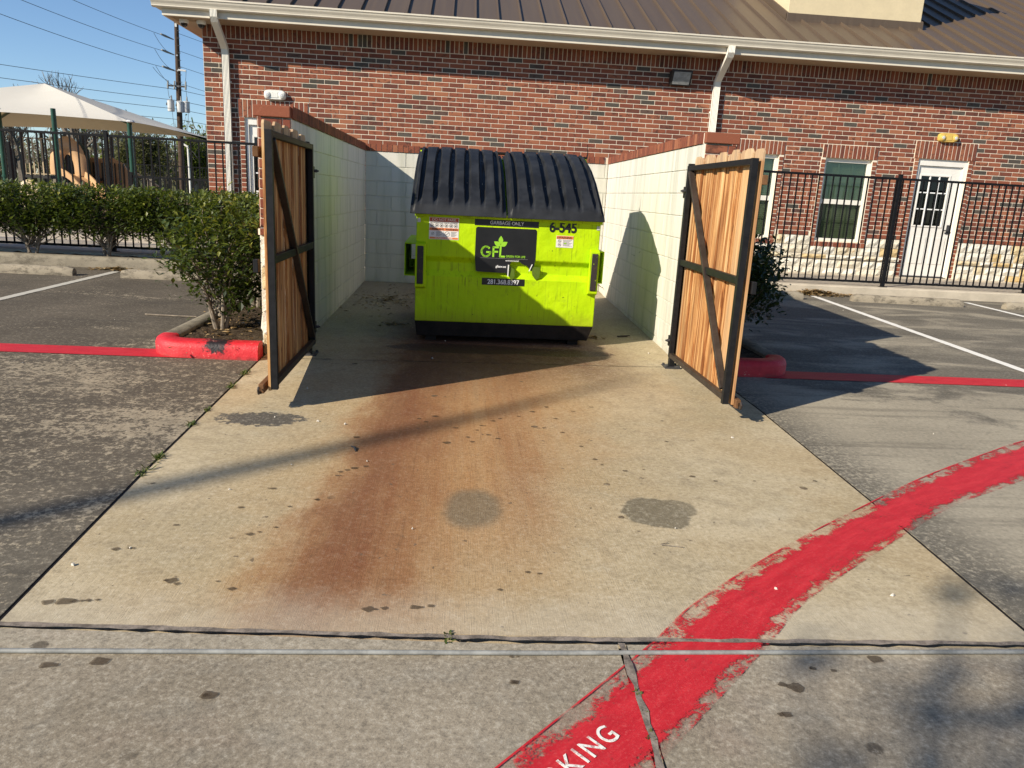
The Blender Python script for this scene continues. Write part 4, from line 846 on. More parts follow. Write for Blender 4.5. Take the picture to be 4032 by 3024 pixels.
# hinge rod behind the lids
m = MB(); m.tube([(bx0-.02, 8.09, 1.735), (bx1+.03, 8.11, 1.74)], .014, 10); hr = m.build('hinge_rod', M['blackbase'], D, smooth=True)
m = MB(); m.tube([(bx1+.03, 8.11, 1.735), (bx1+.035, 8.10, 1.80), (bx1+.025, 8.095, 1.875)], [.008,.005,.003], 6); m.build('rod_tip', M['blackbase'], hr)
LP = [(6.885,1.128),(6.905,1.165),(7.10,1.300),(7.35,1.468),(7.60,1.592),(7.82,1.668),(8.00,1.708),(8.10,1.712)]
cum = [0.]
for a, b in zip(LP[:-1], LP[1:]): cum.append(cum[-1]+math.hypot(b[0]-a[0], b[1]-a[1]))
def lpt(v):
    s = v*cum[-1]
    for i in range(len(LP)-1):
        if s <= cum[i+1]+1e-9:
            t_ = (s-cum[i])/(cum[i+1]-cum[i]); (y0, z0), (y1, z1) = LP[i], LP[i+1]; d = math.hypot(y1-y0, z1-z0)
            return y0+(y1-y0)*t_, z0+(z1-z0)*t_, -(z1-z0)/d, (y1-y0)/d
    return (*LP[-1], 0, 1)
def lid(x0, x1, tilt, dent, top_in):
    NU, NV = 132, 44
    def hgt(u, v):
        e = min(u, 1-u, v*1.0, (1-v)*1.0); rim = min(1., max(0., (e-.025)/.02)); h = .046*rim*(.4+.6*min(1., v*9))
        k = (u*6.0+.5-.02); fr = abs((k % 1.0) - 0); fr = min(fr, 1-fr)
        if .07 < u < .955:
            gw = .10+.15*max(0., math.sin(math.pi*min(1, max(0, (v-.02)/.95))))**.8
            g_ = max(0., min(1., (gw-fr)/.07)); h -= .044*g_*min(1., max(0., (v-.06)/.10))*min(1., max(0., (.985-v)/.08))
        if dent:
            dd = math.hypot((u-.80)/.045, (v-.42)/.13); h -= .045*math.exp(-dd*dd); dd = math.hypot((u-.74)/.03, (v-.44)/.2); h += .012*math.exp(-dd*dd)
        return h
    def fn(u, v, under=False):
        y, z, ny, nz = lpt(v); q = top_in*v
        x = x0+q*(1 if x0 < .3 else .1) + (x1-x0-q*1.1)*u; h = -.006 if under else hgt(u, v)
        zz = z+nz*h+tilt*(x-.4) + .012*math.sin(u*math.pi)*v
        return (x, RX(x, y+ny*h), zz)
    m = MB(); m.grid(lambda u, v: fn(u, v), NU, NV); m.grid(lambda u, v: fn(1-u, v, True), 12, 20)
    for (ua, va, ub, vb) in ((0,0,1,0),(1,0,1,1),(1,1,0,1),(0,1,0,0)):   # edge skirt
        n_ = 60; b = len(m.v)
        for i in range(n_+1):
            u, v = ua+(ub-ua)*i/n_, va+(vb-va)*i/n_; m.v.append(fn(u, v)); m.v.append(fn(u, v, True))
        for i in range(n_): m.face((b+2*i, b+2*i+1, b+2*i+3, b+2*i+2))
    o = m.build('lid', M['lid'], D, smooth=True)
    for (u0, u1) in ((.12,.36),(.56,.88)):   # hinge lugs
        q = MB(); a = fn(u0, 1.); c = fn(u1, 1.); q.box(a[0], c[0], a[1]-.02, a[1]+.05, a[2]-.004, a[2]+.022); q.build('hinge_lug', M['lid'], o, bevel=.006)
    for k in range(5 if not dent else 4):    # little bright rivets between the ribs
        for v in (.34,.68):
            u = (k+1.0)/6.0+.085; p = fn(u, v); q = MB(); q.box(p[0]-.004, p[0]+.004, p[1]-.006, p[1]+.006, p[2]+.001, p[2]+.008); q.build('drain_tab', M['stopgrey'], o)
    return o
lid(-.458, .398, 0, True, .035); lid(.412, 1.296, .006, False, .035)
for x0, x1 in ((-.515,-.403),(1.277,1.372)):
    m = MB(); a, b, z0, z1, t_ = x0, x1, .545, .85, .010
    for q in ((a, b, z0, z0+t_), (a, b, z1-t_, z1), (a, a+t_, z0+t_, z1-t_), (b-t_, b, z0+t_, z1-t_)): m.box(q[0], q[1], 7.15, 8.45, q[2], q[3])
    m.build('fork_pocket', M['lime'], D, bevel=.003)
m = MB(); m.box(-.505,-.413,7.9,7.91,.56,.64); m.build('pocket_brace', M['lime'], D)
for x0, x1 in ((bx0-.004, bx0+.092),(bx1-.085, bx1+.004)):
    m = MB(); m.prism([(6.954,.455),(6.905,.475),(6.900,.86),(6.954,.882)], lambda a, b, t_: (t_, RX(t_, a), b), x0, x1); g_ = m.build('corner_guard', M['lime'], D, bevel=.006)
    m = MB(); xm = (x0+x1)/2; m.prism([(6.899,.50),(6.893,.51),(6.889,.83),(6.896,.845)], lambda a, b, t_: (t_, RX(t_, a), b), xm-.030, xm+.026); m.build('worn_strip', M['chip'], g_, bevel=.004)
for x, z in ((bx0+.008,1.05),(bx1-.035,1.055)):
    m = MB(); m.box(x, x+.028, RX(x,6.950), RX(x,6.9535), z, z+.035); m.build('reflector', M['metalw'], D)
# decals
def plate(nm, mat, x0, x1, z0, z1, y=6.9545, th=.0018, par=None, poly=None):
    m = MB(); pl = poly or [(x0,z0),(x1,z0),(x1,z1),(x0,z1)]
    m.prism(pl, lambda a, b, t_: (a, RX(a, t_), b), y-th, y); return m.build(nm, mat, par or D)
gb = plate('garbage_sign', M['blackdec'], .121, .703, 1.048, 1.103); text_obj('lettering', 'GARBAGE ONLY', .045, M['cream'], (.413,6.9520,1.062), gb, .0003, align='CENTER', sx=.92)
rr_ = .016; lp_ = [(.132,.775),(.146,.64),(.160,.632),(.430,.628),(.445,.60),(.452,.70),(.47,.735),(.53,.745),(.575,.715),(.62,.70),(.655,.655),(.672,.66),(.690,.76),(.690,1.018),(.678,1.034),(.148,1.034),(.134,1.022)]
gf = plate('logo_decal', M['blackdec'], 0,0,0,0, 6.9540, .0018, D, lp_)
def strokes(segs, wd, par, nm, mat, y=6.9515):
    m = MB()
    for seg in segs:
        for p, q in zip(seg[:-1], seg[1:]):
            p = Vector((p[0], RX(p[0], y), p[1])); q = Vector((q[0], RX(q[0], y), q[1])); e = (q-p).normalized()*(wd*.32); m.bar(p-e, q+e, wd, .0012, (0,1,0))
    return m.build(nm, mat, par)
# G F L with a sprig on the L
GL = [(.232+.040*math.cos(R(a)), .817+.044*math.sin(R(a))) for a in range(45, 362-2, 15)]; GL.append((.272,.812))
lg = strokes([GL, [(.272,.812),(.240,.812)], [(.300,.775),(.300,.858),(.343,.858)], [(.300,.818),(.338,.818)], [(.366,.88),(.362,.777),(.402,.777)]], .0165, gf, 'logo_letters', M['limelet'])
m = MB()
for a, ln, ox, oz in ((0,.075,.364,.888),(58,.070,.366,.872),(-58,.070,.362,.872)):
    ca, sa = math.sin(R(a)), math.cos(R(a)); pts = []
    for k in range(17):
        t_ = k/16; s_ = 1 if k <= 16 else -1; pts.append((t_*ln, .021*math.sin(math.pi*t_**.85)))
    pl = [(ox+ca*p+sa*q, oz+sa*p-ca*q) for p, q in pts] + [(ox+ca*p-sa*q, oz+sa*p+ca*q) for p, q in pts[-2:0:-1]]
    m.prism(pl, lambda u_, v_, t2: (u_, RX(u_, t2), v_), 6.9503, 6.9518)
m.build('logo_leaf', M['limelet'], gf)
text_obj('lettering', 'GREEN FOR LIFE', .027, M['limelet'], (.415,6.9516,.772), gf, .0003, sx=.92); m = MB(); m.box(.183,.62,6.9512,6.9520,.758,.760); m.build('rule_line', M['stopgrey'], gf); text_obj('lettering', 'environmental', .020, M['cream'], (.415,6.9516,.736), gf, .0003, sx=1.05); text_obj('lettering', 'gflenv.co', .030, M['cream'], (.327,6.9516,.676), gf, .0006, sx=.9)
m = MB(); m.hexa([(.438,6.935,.60),(.446,6.935,.60),(.446,6.952,.60),(.438,6.952,.60),(.440,6.930,.705),(.448,6.930,.705),(.448,6.952,.705),(.440,6.952,.705)]); m.build('peeling_edge', M['cream'], gf); m = MB(); m.hexa([(.634,6.938,.655),(.640,6.938,.655),(.640,6.952,.655),(.634,6.952,.655),(.660,6.936,.718),(.666,6.936,.718),(.666,6.952,.718),(.660,6.952,.718)]); m.build('peeling_edge', M['cream'], gf)
TORN = simple('torn_vinyl', (.09,.15,.008), .6, .1, 8)
for pl in ([(.452,.70),(.446,.612),(.478,.56),(.505,.60),(.50,.665)], [(.66,.70),(.668,.62),(.705,.575),(.735,.60),(.738,.69)]):
    m = MB(); m.prism(pl, lambda a, b, t_: (a, RX(a, t_)-.004*math.sin((b-.56)*20), b), 6.9485, 6.9535); m.build('torn_flap', TORN, gf)
ph = plate('phone_sign', M['blackdec'], .206, .601, .513, .577, 6.9545); text_obj('lettering', '281.368.8397', .060, M['cream'], (.4035,6.9520,.524), ph, .0008, align='CENTER', sx=.90)
text_obj('unit_number', '6-545', .125, M['blackdec'], (.802,6.9525,1.022), D, .0045, sx=.88)
st = plate('warning_sticker', M['sticker'], -.288, -.022, .906, 1.100); plate('sticker_band', M['redst'], -.283,-.027,1.062,1.096,6.9524,.0006,st); text_obj('lettering', 'DO NOT PARK', .032, M['sticker'], (-.155,6.9514,1.069), st, .0004, align='CENTER'); text_obj('lettering', 'NO HAZARDOUS WASTES ACCEPTED', .0145, M['ink'], (-.155,6.9522,1.047), st, .0002, align='CENTER')
m = MB()
for i in range(6):
    c = -.262+i*.0425; ring = [(c+.0155*math.cos(k*math.pi/9), 1.028+.0155*math.sin(k*math.pi/9)) for k in range(19)]
    for p, q in zip(ring[:-1], ring[1:]): m.bar((p[0],6.9520,p[1]),(q[0],6.9520,q[1]),.0024,.0008,(0,1,0))
    m.bar((c-.010,6.9518,1.018),(c+.010,6.9518,1.038),.0024,.0008,(0,1,0)); m.box(c-.006,c+.006,6.9516,6.9522,1.021,1.034)
m.build('pictogram', M['ink'], st); plate('sticker_band', M['orange'], -.285,-.025,.984,1.008,6.9524,.0006,st); text_obj('lettering', 'WARNING  WARNING', .0225, M['ink'], (-.148,6.9514,.988), st, .0006, align='CENTER', sx=1.0)
m = MB()
for cx, r_ in ((-.255,.012),(-.125,.022)):
    ring = [(cx+r_*math.cos(k*math.pi/9), .955+r_*math.sin(k*math.pi/9)) for k in range(19)]
    for p, q in zip(ring[:-1], ring[1:]): m.bar((p[0],6.9520,p[1]),(q[0],6.9520,q[1]),.0022,.0008,(0,1,0))
    m.bar((cx-r_*.7,6.9518,.955-r_*.5),(cx+r_*.7,6.9518,.955+r_*.6),.003,.0008,(0,1,0))
for cx in (-.225,-.09):
    for k in range(6): m.box(cx, cx+.052-.01*(k % 3), 6.9516, 6.9522, .972-k*.0075, .9745-k*.0075)
m.box(-.158,-.157,6.9516,6.9522,.93,.98); m.build('pictogram', M['ink'], st); plate('sticker_band', M['orange'], -.283,-.027,.910,.926,6.9524,.0006,st); text_obj('lettering', 'NO PUBLIC DUMPING', .016, M['sticker'], (-.155,6.9514,.9125), st, .0003, align='CENTER')
s2 = plate('warning_sticker', M['sticker'], .872, 1.030, .884, .990); plate('sticker_band', M['orange'], .874,1.028,.960,.988,6.9524,.0006,s2); text_obj('lettering', 'WARNING', .028, M['ink'], (.955,6.9514,.964), s2, .0006, align='CENTER', sx=.9); m = MB(); m.prism([(.878,.964),(.893,.964),(.8855,.982)], lambda a, b, t_: (a, RX(a,t_), b), 6.9510, 6.9516)
for cz in (.942,.908):
    ring = [(.904+.014*math.cos(k*math.pi/9), cz+.014*math.sin(k*math.pi/9)) for k in range(19)]
    for p, q in zip(ring[:-1], ring[1:]): m.bar((p[0],6.9520,p[1]),(q[0],6.9520,q[1]),.0022,.0008,(0,1,0))
    m.box(.896,.912,6.9514,6.9522,cz-.004,cz+.003)
for k in range(7): m.box(.935, 1.018-.012*(k % 3), 6.9516, 6.9522, .950-k*.0085, .9525-k*.0085)
m.build('pictogram', M['ink'], s2); plate('sticker_chip', M['limelet'], .945,.968,.915,.928,6.9524,.0008,s2)

# ------------------------------------------------------------------ wheel stops
def wstop(x0, x1, y, label, yaw=0.):
    L = x1-x0; t = MB(); prf = [(-.075,0),(-.075,.05),(-.055,.098),(-.025,.118),(.025,.118),(.055,.098),(.075,.05),(.075,0)]; rg = random.Random(int(x0*100)); fr = []
    n = 24
    for i in range(n+1):
        u = i/n; k = 1 if 0 < i < n else .82; fr.append((G3(x0+L*u, y+yaw*(u-.5)+rg.uniform(-.002,.002), -.004), (0,k+rg.uniform(-.015,.015),0), (0,0,k+rg.uniform(-.03,.01))))
    t.sweep(prf, fr); o = t.build('wheel_stop', M['stop'], smooth=True); return tag(o, label, 'wheel stop', 'concrete wheel stops')
wstop(-6.92,-5.06,10.37,'mossy concrete wheel stop left of the worn white line'); wstop(-4.45,-2.62,10.37,'mossy concrete wheel stop half behind the left island shrub'); wstop(3.5,5.32,11.30,'shaded concrete wheel stop behind the right gate'); wstop(6.13,7.86,11.26,'whole concrete wheel stop in front of the right fence',-.10); wstop(8.52,10.3,11.12,'concrete wheel stop cut by the right edge of the picture',-.05)

# ------------------------------------------------------------------ fences
def fence(label, xa, xb, y, zb, zt, posts, zpost0):
    t = thing('metal_fence', label, 'fence', ((xa+xb)/2, y, zpost0)); 
    m = MB(); m.box(xa, xb, y-.016, y+.016, zt-.036, zt); m.build('top_rail', M['fence'], t, bevel=.003)
    m = MB(); m.box(xa, xb, y-.016, y+.016, zb, zb+.036); m.build('bottom_rail', M['fence'], t, bevel=.003)
    m = MB(); m.box(-.0095,.0095,-.0095,.0095,0,zt-zb-.074); me = m.mesh('picket', M['fence']); x = xa+.06; off = OFF[t.name]
    while x < xb-.02:
        if not any(abs(x-p) < .045 for p in posts):
            o = bpy.data.objects.new('picket', me); o.parent = t; COL.objects.link(o); o.location = (x-off[0]+random.uniform(-.002,.002), 0, zb+.037-off[2]); o.rotation_euler.y = random.uniform(-.002,.002)
        x += .1185
    for p in posts:
        m = MB(); m.box(p-.028, p+.028, y-.028, y+.028, zpost0+.008, zt+.045); po = m.build('post', M['fence'], t, bevel=.004); m = MB(); m.box(p-.033, p+.033, y-.033, y+.033, zt+.046, zt+.056); m.build('post_cap', M['fence'], po, bevel=.003); m = MB(); m.box(p-.06, p+.06, y-.06, y+.06, zpost0, zpost0+.0075); m.build('base_plate', M['fence'], po)
    return t
fence('black metal picket fence on the walkway right of the gate', 2.3, 12.3, 12.3, .205, 1.93, [4.63,7.16,9.70,12.2], .15)
fence('black metal picket fence behind the clipped hedge', -12.6, -1.63, 12.3, .205, 1.90, [-12.55,-10.2,-7.78,-5.37,-2.95], .155)
def lowfence(label, pts, zt, pitch, ph=1.2):
    t = thing('playground_fence', label, 'fence', (*pts[0], .06)); up_ = Vector((0,0,1)); r_ = MB(); pk = MB()
    m0 = MB(); m0.box(-.011,.011,-.011,.011,0,zt-.30); me = m0.mesh('picket', M['fence']); off = OFF[t.name]
    for a, b in zip(pts[:-1], pts[1:]):
        for z in (zt-.03, .22): m = MB(); m.bar((*a,z),(*b,z),.035,.045); m.build('rail', M['fence'], t)
        L = math.hypot(b[0]-a[0], b[1]-a[1]); k = int(L/pitch)
        for i in range(k):
            o = bpy.data.objects.new('picket', me); o.parent = t; COL.objects.link(o); o.location = (a[0]+(b[0]-a[0])*i/k-off[0], a[1]+(b[1]-a[1])*i/k-off[1], .245-off[2])
        m = MB(); m.box(a[0]-.03,a[0]+.03,a[1]-.03,a[1]+.03,.06,zt+.06); m.build('post', M['fence'], t)
lowfence('low dark fence between the playground and the brick corner', [(-7.05,17.2),(-5.4,17.2),(-4.75,17.2)], 1.33, .11)
lowfence('dark fence running away along the left side of the playground', [(-8.4,15.2),(-9.6,17.4),(-11.2,20.5)], 1.75, .12)
lowfence('far black fence beyond the playground', [(-19.5,44),(-15,44),(-11,44),(-7,44)], 1.95, .16)

# ------------------------------------------------------------------ plants
def leaves(mb, pts, size, rg, updir=.35, rmap=None):
    n = len(pts)
    for p in pts:
        a = rg.uniform(0, 2*math.pi); el = rg.uniform(-.5, 1.1); d = Vector((math.cos(a)*math.cos(el), math.sin(a)*math.cos(el), math.sin(el))); s = Vector((-math.sin(a), math.cos(a), rg.uniform(-.5,.5))).normalized(); nn = d.cross(s)
        L = size*rg.uniform(.5,1.45); W = L*rg.uniform(.20,.34); p = Vector(p); r_ = rmap(p) if rmap else rg.random(); b = len(mb.v)
        mb.v.extend([tuple(p), tuple(p+d*L*.5+s*W+nn*W*.25), tuple(p+d*L), tuple(p+d*L*.5-s*W+nn*W*.25)])
        mb.face((b, b+1, b+2), max(.001, r_)); mb.face((b, b+2, b+3), max(.001, r_))
def shrub(label, x, y, z0, rx, ry, zb, zt, n, size, mat, seed, group, square=False, nclump=46):
    tt_ = tg(y); x *= tt_; y *= tt_; rx *= tt_; ry *= tt_; zb = CH+(zb-CH)*tt_; zt = CH+(zt-CH)*tt_; z0 = z0+zg(y)
    rg = random.Random(seed); t = thing('shrub', label, 'shrub', (x, y, z0), group)
    cr = MB(); tw = MB(); st = MB()
    cz, hz = (zb+zt)/2, (zt-zb)/2; cl = []
    while len(cl) < nclump:
        u = Vector((rg.uniform(-1,1), rg.uniform(-1,1), rg.uniform(-1,1)))
        q = (max(abs(u.x),abs(u.y))**4+abs(u.z)**4)**.25 if square else u.length
        if .45 < q < 1: cl.append(Vector((x+u.x*rx*.88, y+u.y*ry*.88, cz+u.z*hz*.9)))
    pts = []
    for c in cl:
        k = int(n/nclump*rg.uniform(.5,1.5)); rad = rg.uniform(.10,.20)*min(1.3, max(.8, rx/.5))
        for _ in range(k):
            g_ = Vector((rg.gauss(0,1), rg.gauss(0,1), rg.gauss(0,1)))*rad*.55; p = c+g_; p.z = min(p.z, zt+rg.uniform(-.06,.03)+(.10 if rg.random() < .01 else 0))
            if p.z > zb-.08: pts.append(p)
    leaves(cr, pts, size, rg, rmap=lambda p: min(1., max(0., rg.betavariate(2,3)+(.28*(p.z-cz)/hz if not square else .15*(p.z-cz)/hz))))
    cr.build('crown', M[mat], t, kind='stuff')
    stems = 4
    for i in range(stems):
        a = rg.uniform(0, 2*math.pi); bx, by = x+math.cos(a)*.035, y+math.sin(a)*.035; ex, ey = x+math.cos(a)*rx*rg.uniform(.3,.6), y+math.sin(a)*ry*rg.uniform(.3,.6); zm = zb+(zt-zb)*rg.uniform(.35,.6)
        m = MB(); m.tube([(bx,by,z0-.02),((bx*2+ex)/3+rg.uniform(-.02,.02),(by*2+ey)/3,z0+(zm-z0)*.45),(ex,ey,zm)], [.022*rg.uniform(.8,1.3),.016,.006], 7); m.build('stem', M['bark'], t, smooth=True)
    for c in cl:
        a = Vector((x+rg.uniform(-.06,.06), y+rg.uniform(-.06,.06), max(z0+.12, c.z-.35))); mid = a.lerp(c, .5)+Vector((rg.uniform(-.05,.05), rg.uniform(-.05,.05), rg.uniform(-.04,.04))); tw.tube([a, mid, c], [.007,.005,.002], 5)
    tw.build('twigs', M['bark'], t); return t
for i, x in enumerate((-9.4,-8.35,-7.3,-6.25,-5.2,-4.15,-3.1)):
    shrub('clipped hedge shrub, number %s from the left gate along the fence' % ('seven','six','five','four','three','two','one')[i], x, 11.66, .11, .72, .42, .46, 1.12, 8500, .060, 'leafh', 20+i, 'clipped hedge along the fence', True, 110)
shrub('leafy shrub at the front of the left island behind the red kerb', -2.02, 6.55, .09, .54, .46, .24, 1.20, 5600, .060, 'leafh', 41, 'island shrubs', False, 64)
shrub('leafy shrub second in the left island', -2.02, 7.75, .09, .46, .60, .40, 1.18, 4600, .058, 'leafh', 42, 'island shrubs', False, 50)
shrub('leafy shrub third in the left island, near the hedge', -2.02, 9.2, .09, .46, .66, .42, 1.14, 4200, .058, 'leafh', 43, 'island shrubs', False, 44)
shrub('dark shaded shrub behind the right gate', 2.53, 6.75, .09, .46, .60, .30, 1.12, 7000, .055, 'leafdk', 44, 'island shrubs', False, 54)
shrub('dark shaded shrub behind the first one in the right island', 2.52, 8.2, .09, .44, .6, .32, 1.06, 4500, .055, 'leafdk', 45, 'island shrubs', False, 40)
# fallen leaves
def litter(name, label, cx, cy, rx, ry, n, z, size, seed, mat='leafdry', h=.03):
    rg = random.Random(seed); m = MB()
    for _ in range(n):
        a = rg.uniform(0, 6.283); q = abs(rg.gauss(0,.5)); x, y = cx+math.cos(a)*rx*q, cy+math.sin(a)*ry*q; d = Vector((math.cos(a*3+1), math.sin(a*3+1), rg.uniform(-.15,.25))); s = Vector((-d.y, d.x, rg.uniform(-.3,.3))); L = size*rg.uniform(.5,1.2); W = L*rg.uniform(.2,.35); p = Vector(G3(x, y, z+rg.uniform(.003,h*max(.15,1-q)))); b = len(m.v); r_ = rg.uniform(.01,1)
        m.v.extend([tuple(p), tuple(p+d*L*.5+s*W+Vector((0,0,.004))), tuple(p+d*L), tuple(p+d*L*.5-s*W+Vector((0,0,.006)))]); m.face((b,b+1,b+2), r_); m.face((b,b+2,b+3), r_)
    o = m.build(name, M[mat]); return tag(o, label, 'leaves', None, 'stuff')
litter('leaf_litter', 'drift of dry leaves against the right walkway edge', 5.85, 11.95, .75, .22, 1100, .0, .075, 1, h=.09); litter('leaf_litter', 'dry leaves caught between the left wheel stops', -4.85, 11.15, .38, .11, 240, .0, .07, 2, h=.05); litter('leaf_litter', 'scattered leaves beside the container', -.85, 9.3, .65, 1.6, 260, .0, .06, 3, h=.012); litter('leaf_litter', 'small heap of leaf crumbs at the container corner', -.62, 7.55, .20, .14, 90, .0, .045, 4, h=.02); litter('leaf_litter', 'twiggy crumbs right of the container base', 1.35, 7.25, .12, .10, 70, .0, .045, 5, h=.02); litter('leaf_litter', 'dry leaves on the soil of the left island', -1.9, 6.6, .4, 1.2, 160, .1, .05, 6, h=.02)
def weed(x, y, label, s=1., seed=0):
    rg = random.Random(seed); m = MB()
    for _ in range(int(20+20*s)):
        a = rg.uniform(0, 6.283); el = rg.uniform(.15,.9); d = Vector((math.cos(a)*math.cos(el), math.sin(a)*math.cos(el), math.sin(el))); sd = Vector((-math.sin(a), math.cos(a), 0)); L = rg.uniform(.02,.055)*s; W = rg.uniform(.003,.006); p = Vector(G3(x+rg.gauss(0,.012)*s, y+rg.gauss(0,.03)*s, .0)); b = len(m.v); r_ = rg.uniform(.01,1)
        m.v.extend([tuple(p-sd*W*.4), tuple(p+sd*W*.4), tuple(p+d*L*.6+sd*W), tuple(p+d*L), tuple(p+d*L*.6-sd*W)]); m.face((b,b+1,b+2,b+3,b+4), r_)
    return tag(m.build('weed', M['weed']), label, 'weed', 'weeds in the joints')
def onj(P, y):
    for (xa, ya), (xb, yb) in zip(P[:-1], P[1:]):
        if ya <= y <= yb: return xa+(xb-xa)*(y-ya)/(yb-ya)
for i, (y, s, lb) in enumerate(((5.30,1.5,'bushy weed in the left joint nearest the red kerb'),(4.93,1.2,'weed in the left joint, second from the red kerb'),(4.38,.8,'small weed in the left joint, third from the red kerb'),(4.10,1.1,'weed in the left joint, fourth from the red kerb'),(3.55,1.3,'spreading weed in the left joint halfway down the pad'),(3.36,1.1,'weed in the left joint nearest the camera'))): weed(onj(PL, y), y, lb, s*.75, 60+i)
weed(-.0+.01, 2.055, 'low weed in the joint between pad and driveway', .5, 70); weed(.535, 1.78, 'weed in the crumbling joint on the red stripe, farthest up', .45, 71); weed(.536, 1.70, 'pale weed in the crumbling joint, middle one', .35, 72); weed(.530, 1.61, 'weed in the crumbling joint beside the white letters', .42, 73)
# loose bits
m = MB(); m.tube([G3(-3.6,1.935,.010),G3(-1.25,1.957,.0095),G3(.25,1.962,.0095),G3(1.82,1.985,.0095),G3(4.2,2.02,.010)], .0085, 10); tag(m.build('ground_tube', M['stopgrey'], smooth=True), 'thin grey tube lying straight across the driveway', 'tube')
def twig(pts, r, label): m = MB(); m.tube([G3(*p) for p in pts], r, 6); tag(m.build('twig', M['bark']), label, 'twig')
twig([(.875,2.72,.006),(.84,2.70,.008),(.93,2.685,.005)], .0022, 'tiny forked twig below the dark wet stain'); twig([(-3.05,7.55,.008),(-2.75,7.50,.012),(-2.55,7.52,.008)], .008, 'pale twig on the dark left parking bay, left of the shrub')
m = MB(); m.tube([G3(-.53,3.80,.004),G3(-.505,3.765,.008),G3(-.495,3.72,.004)], [.003,.008,.004], 6); tag(m.build('leaf_scrap', M['dkmetal']), 'dark curled scrap lying on the left edge of the rust stain', 'scrap')
m = MB(); m.bar(G3(1.62,7.35,.008),G3(1.72,7.38,.008),.03,.012); m.bar(G3(1.65,7.36,.014),G3(1.75,7.385,.014),.012,.008); tag(m.build('leaf_scrap', M['steelbr']), 'brown scrap on the concrete beside the right block wall', 'scrap')

def pix(u, v):   # a point of the 2212-wide photo on the level layout plane
    d = fw + r2*((u*4032/2212-2016)/FPX) + u2*((1512-v*4032/2212)/FPX); t = -CH/d.z; return d.x*t, d.y*t
SP = [(1065,910,1.2),(985,925,1),(1010,945,1),(965,957,1.3),(1030,930,.8),(1055,940,1.2),(1175,925,1),(1215,935,.8),(1255,965,1),(1285,993,.9),(1350,1018,1),(1390,1015,.6),(1495,1030,1),(1545,1040,.7),(1430,910,.7),(770,945,1.2),(735,1020,1),(750,1016,1.2),(765,1012,1.3),(790,1008,.8),(728,1028,1),(590,1056,1),(685,1080,1.1),(520,1097,1),(380,1135,1),(540,1155,1.2),(560,1150,.9),(595,1140,.8),(250,1187,1.7),(280,1185,.9),(370,1255,1.6),(382,1262,1.2),(470,1257,.8),(500,1273,1),(103,1302,1.8),(140,1300,2.2),(160,1300,1.2),(176,1299,.8),(190,1298,.8),(210,1297,.6),(795,1317,1.6),(830,1315,1.1),(895,1313,1.1),(930,1310,.8),(1080,1275,1.1),(1140,1237,1),(1165,1240,.7),(1755,1445,1.1),(1800,1450,.9),(1690,1480,1.3),(1720,1487,1.8),(1890,1425,2),(1700,1545,1.5),(100,1438,1.4),(215,1430,2),(450,1503,1.8),(1110,1475,1.4),(1105,1420,.8),(1080,905,.7),(1120,900,.8),(1150,890,1),(1180,880,.8),(1200,905,.7),(1240,890,.7),(905,905,.8),(940,900,1.1),(920,912,.7),(1040,920,.7),(1020,955,.9),(1075,948,1.1),(625,1095,.7),(1630,1040,.6),(1760,1040,1.2),(1440,955,.8),(330,1045,.8),(1275,880,.8),(1300,1005,.6)]
rg = random.Random(31); m = MB()
for u_, v_, k_ in SP:
    x_, y_ = pix(u_, v_)
    for q in range(1 if rg.random() < .6 else 2):
        r_ = .0105*k_*rg.uniform(.75,1.25)*(1 if q == 0 else .5)*max(.9, y_/3.2)**.7; xo = x_+(rg.uniform(-2,2)*.012 if q else 0); n_ = 12; ph_ = rg.uniform(0,6); ring = []
        for a in range(n_): rr = r_*(1+.28*math.sin(a*1.9+ph_)*rg.uniform(.3,1)); ring.append(G3(xo+rr*1.25*math.cos(a*2*math.pi/n_), y_+rr*math.sin(a*2*math.pi/n_), .0035))
        m.quadpts(ring)
dm = NT('dried_drip'); dm.fin((.075,.05,.028), .8, .3); tr_ = dm.new('ShaderNodeBsdfTransparent'); mx_ = dm.new('ShaderNodeMixShader'); mx_.inputs[0].default_value = .42; dm.t.links.new(dm.b.outputs[0], mx_.inputs[1]); dm.t.links.new(tr_.outputs[0], mx_.inputs[2]); dm.t.links.new(mx_.outputs[0], dm.out.inputs[0])
tag(m.build('drip_spots', dm.mat), 'small dark drip spots scattered over the concrete', 'stain', None, 'stuff')
rg = random.Random(32); m = MB()
for _ in range(38):
    x_, y_ = (rg.uniform(-1.3,1.9), rg.uniform(2.3,8.5)) if rg.random() < .5 else (rg.uniform(-6,6), rg.uniform(3,10.5)); p = Vector(G3(x_, y_, .006)); s_ = rg.uniform(.003,.009); a = rg.uniform(0,6); m.hexa([p+Vector((math.cos(a+i*1.57)*s_*(1+.5*(i % 2)), math.sin(a+i*1.57)*s_, -.004)) for i in range(4)] + [p+Vector((math.cos(a+i*1.57)*s_*.7, math.sin(a+i*1.57)*s_*.7, rg.uniform(.001,.006))) for i in range(4)], rg.uniform(.3,1))
tag(m.build('debris_chips', simple('pale_chip', (.55,.50,.42), .8, .3, 40)), 'tiny pale chips and crumbs strewn over the concrete', 'debris', None, 'stuff')

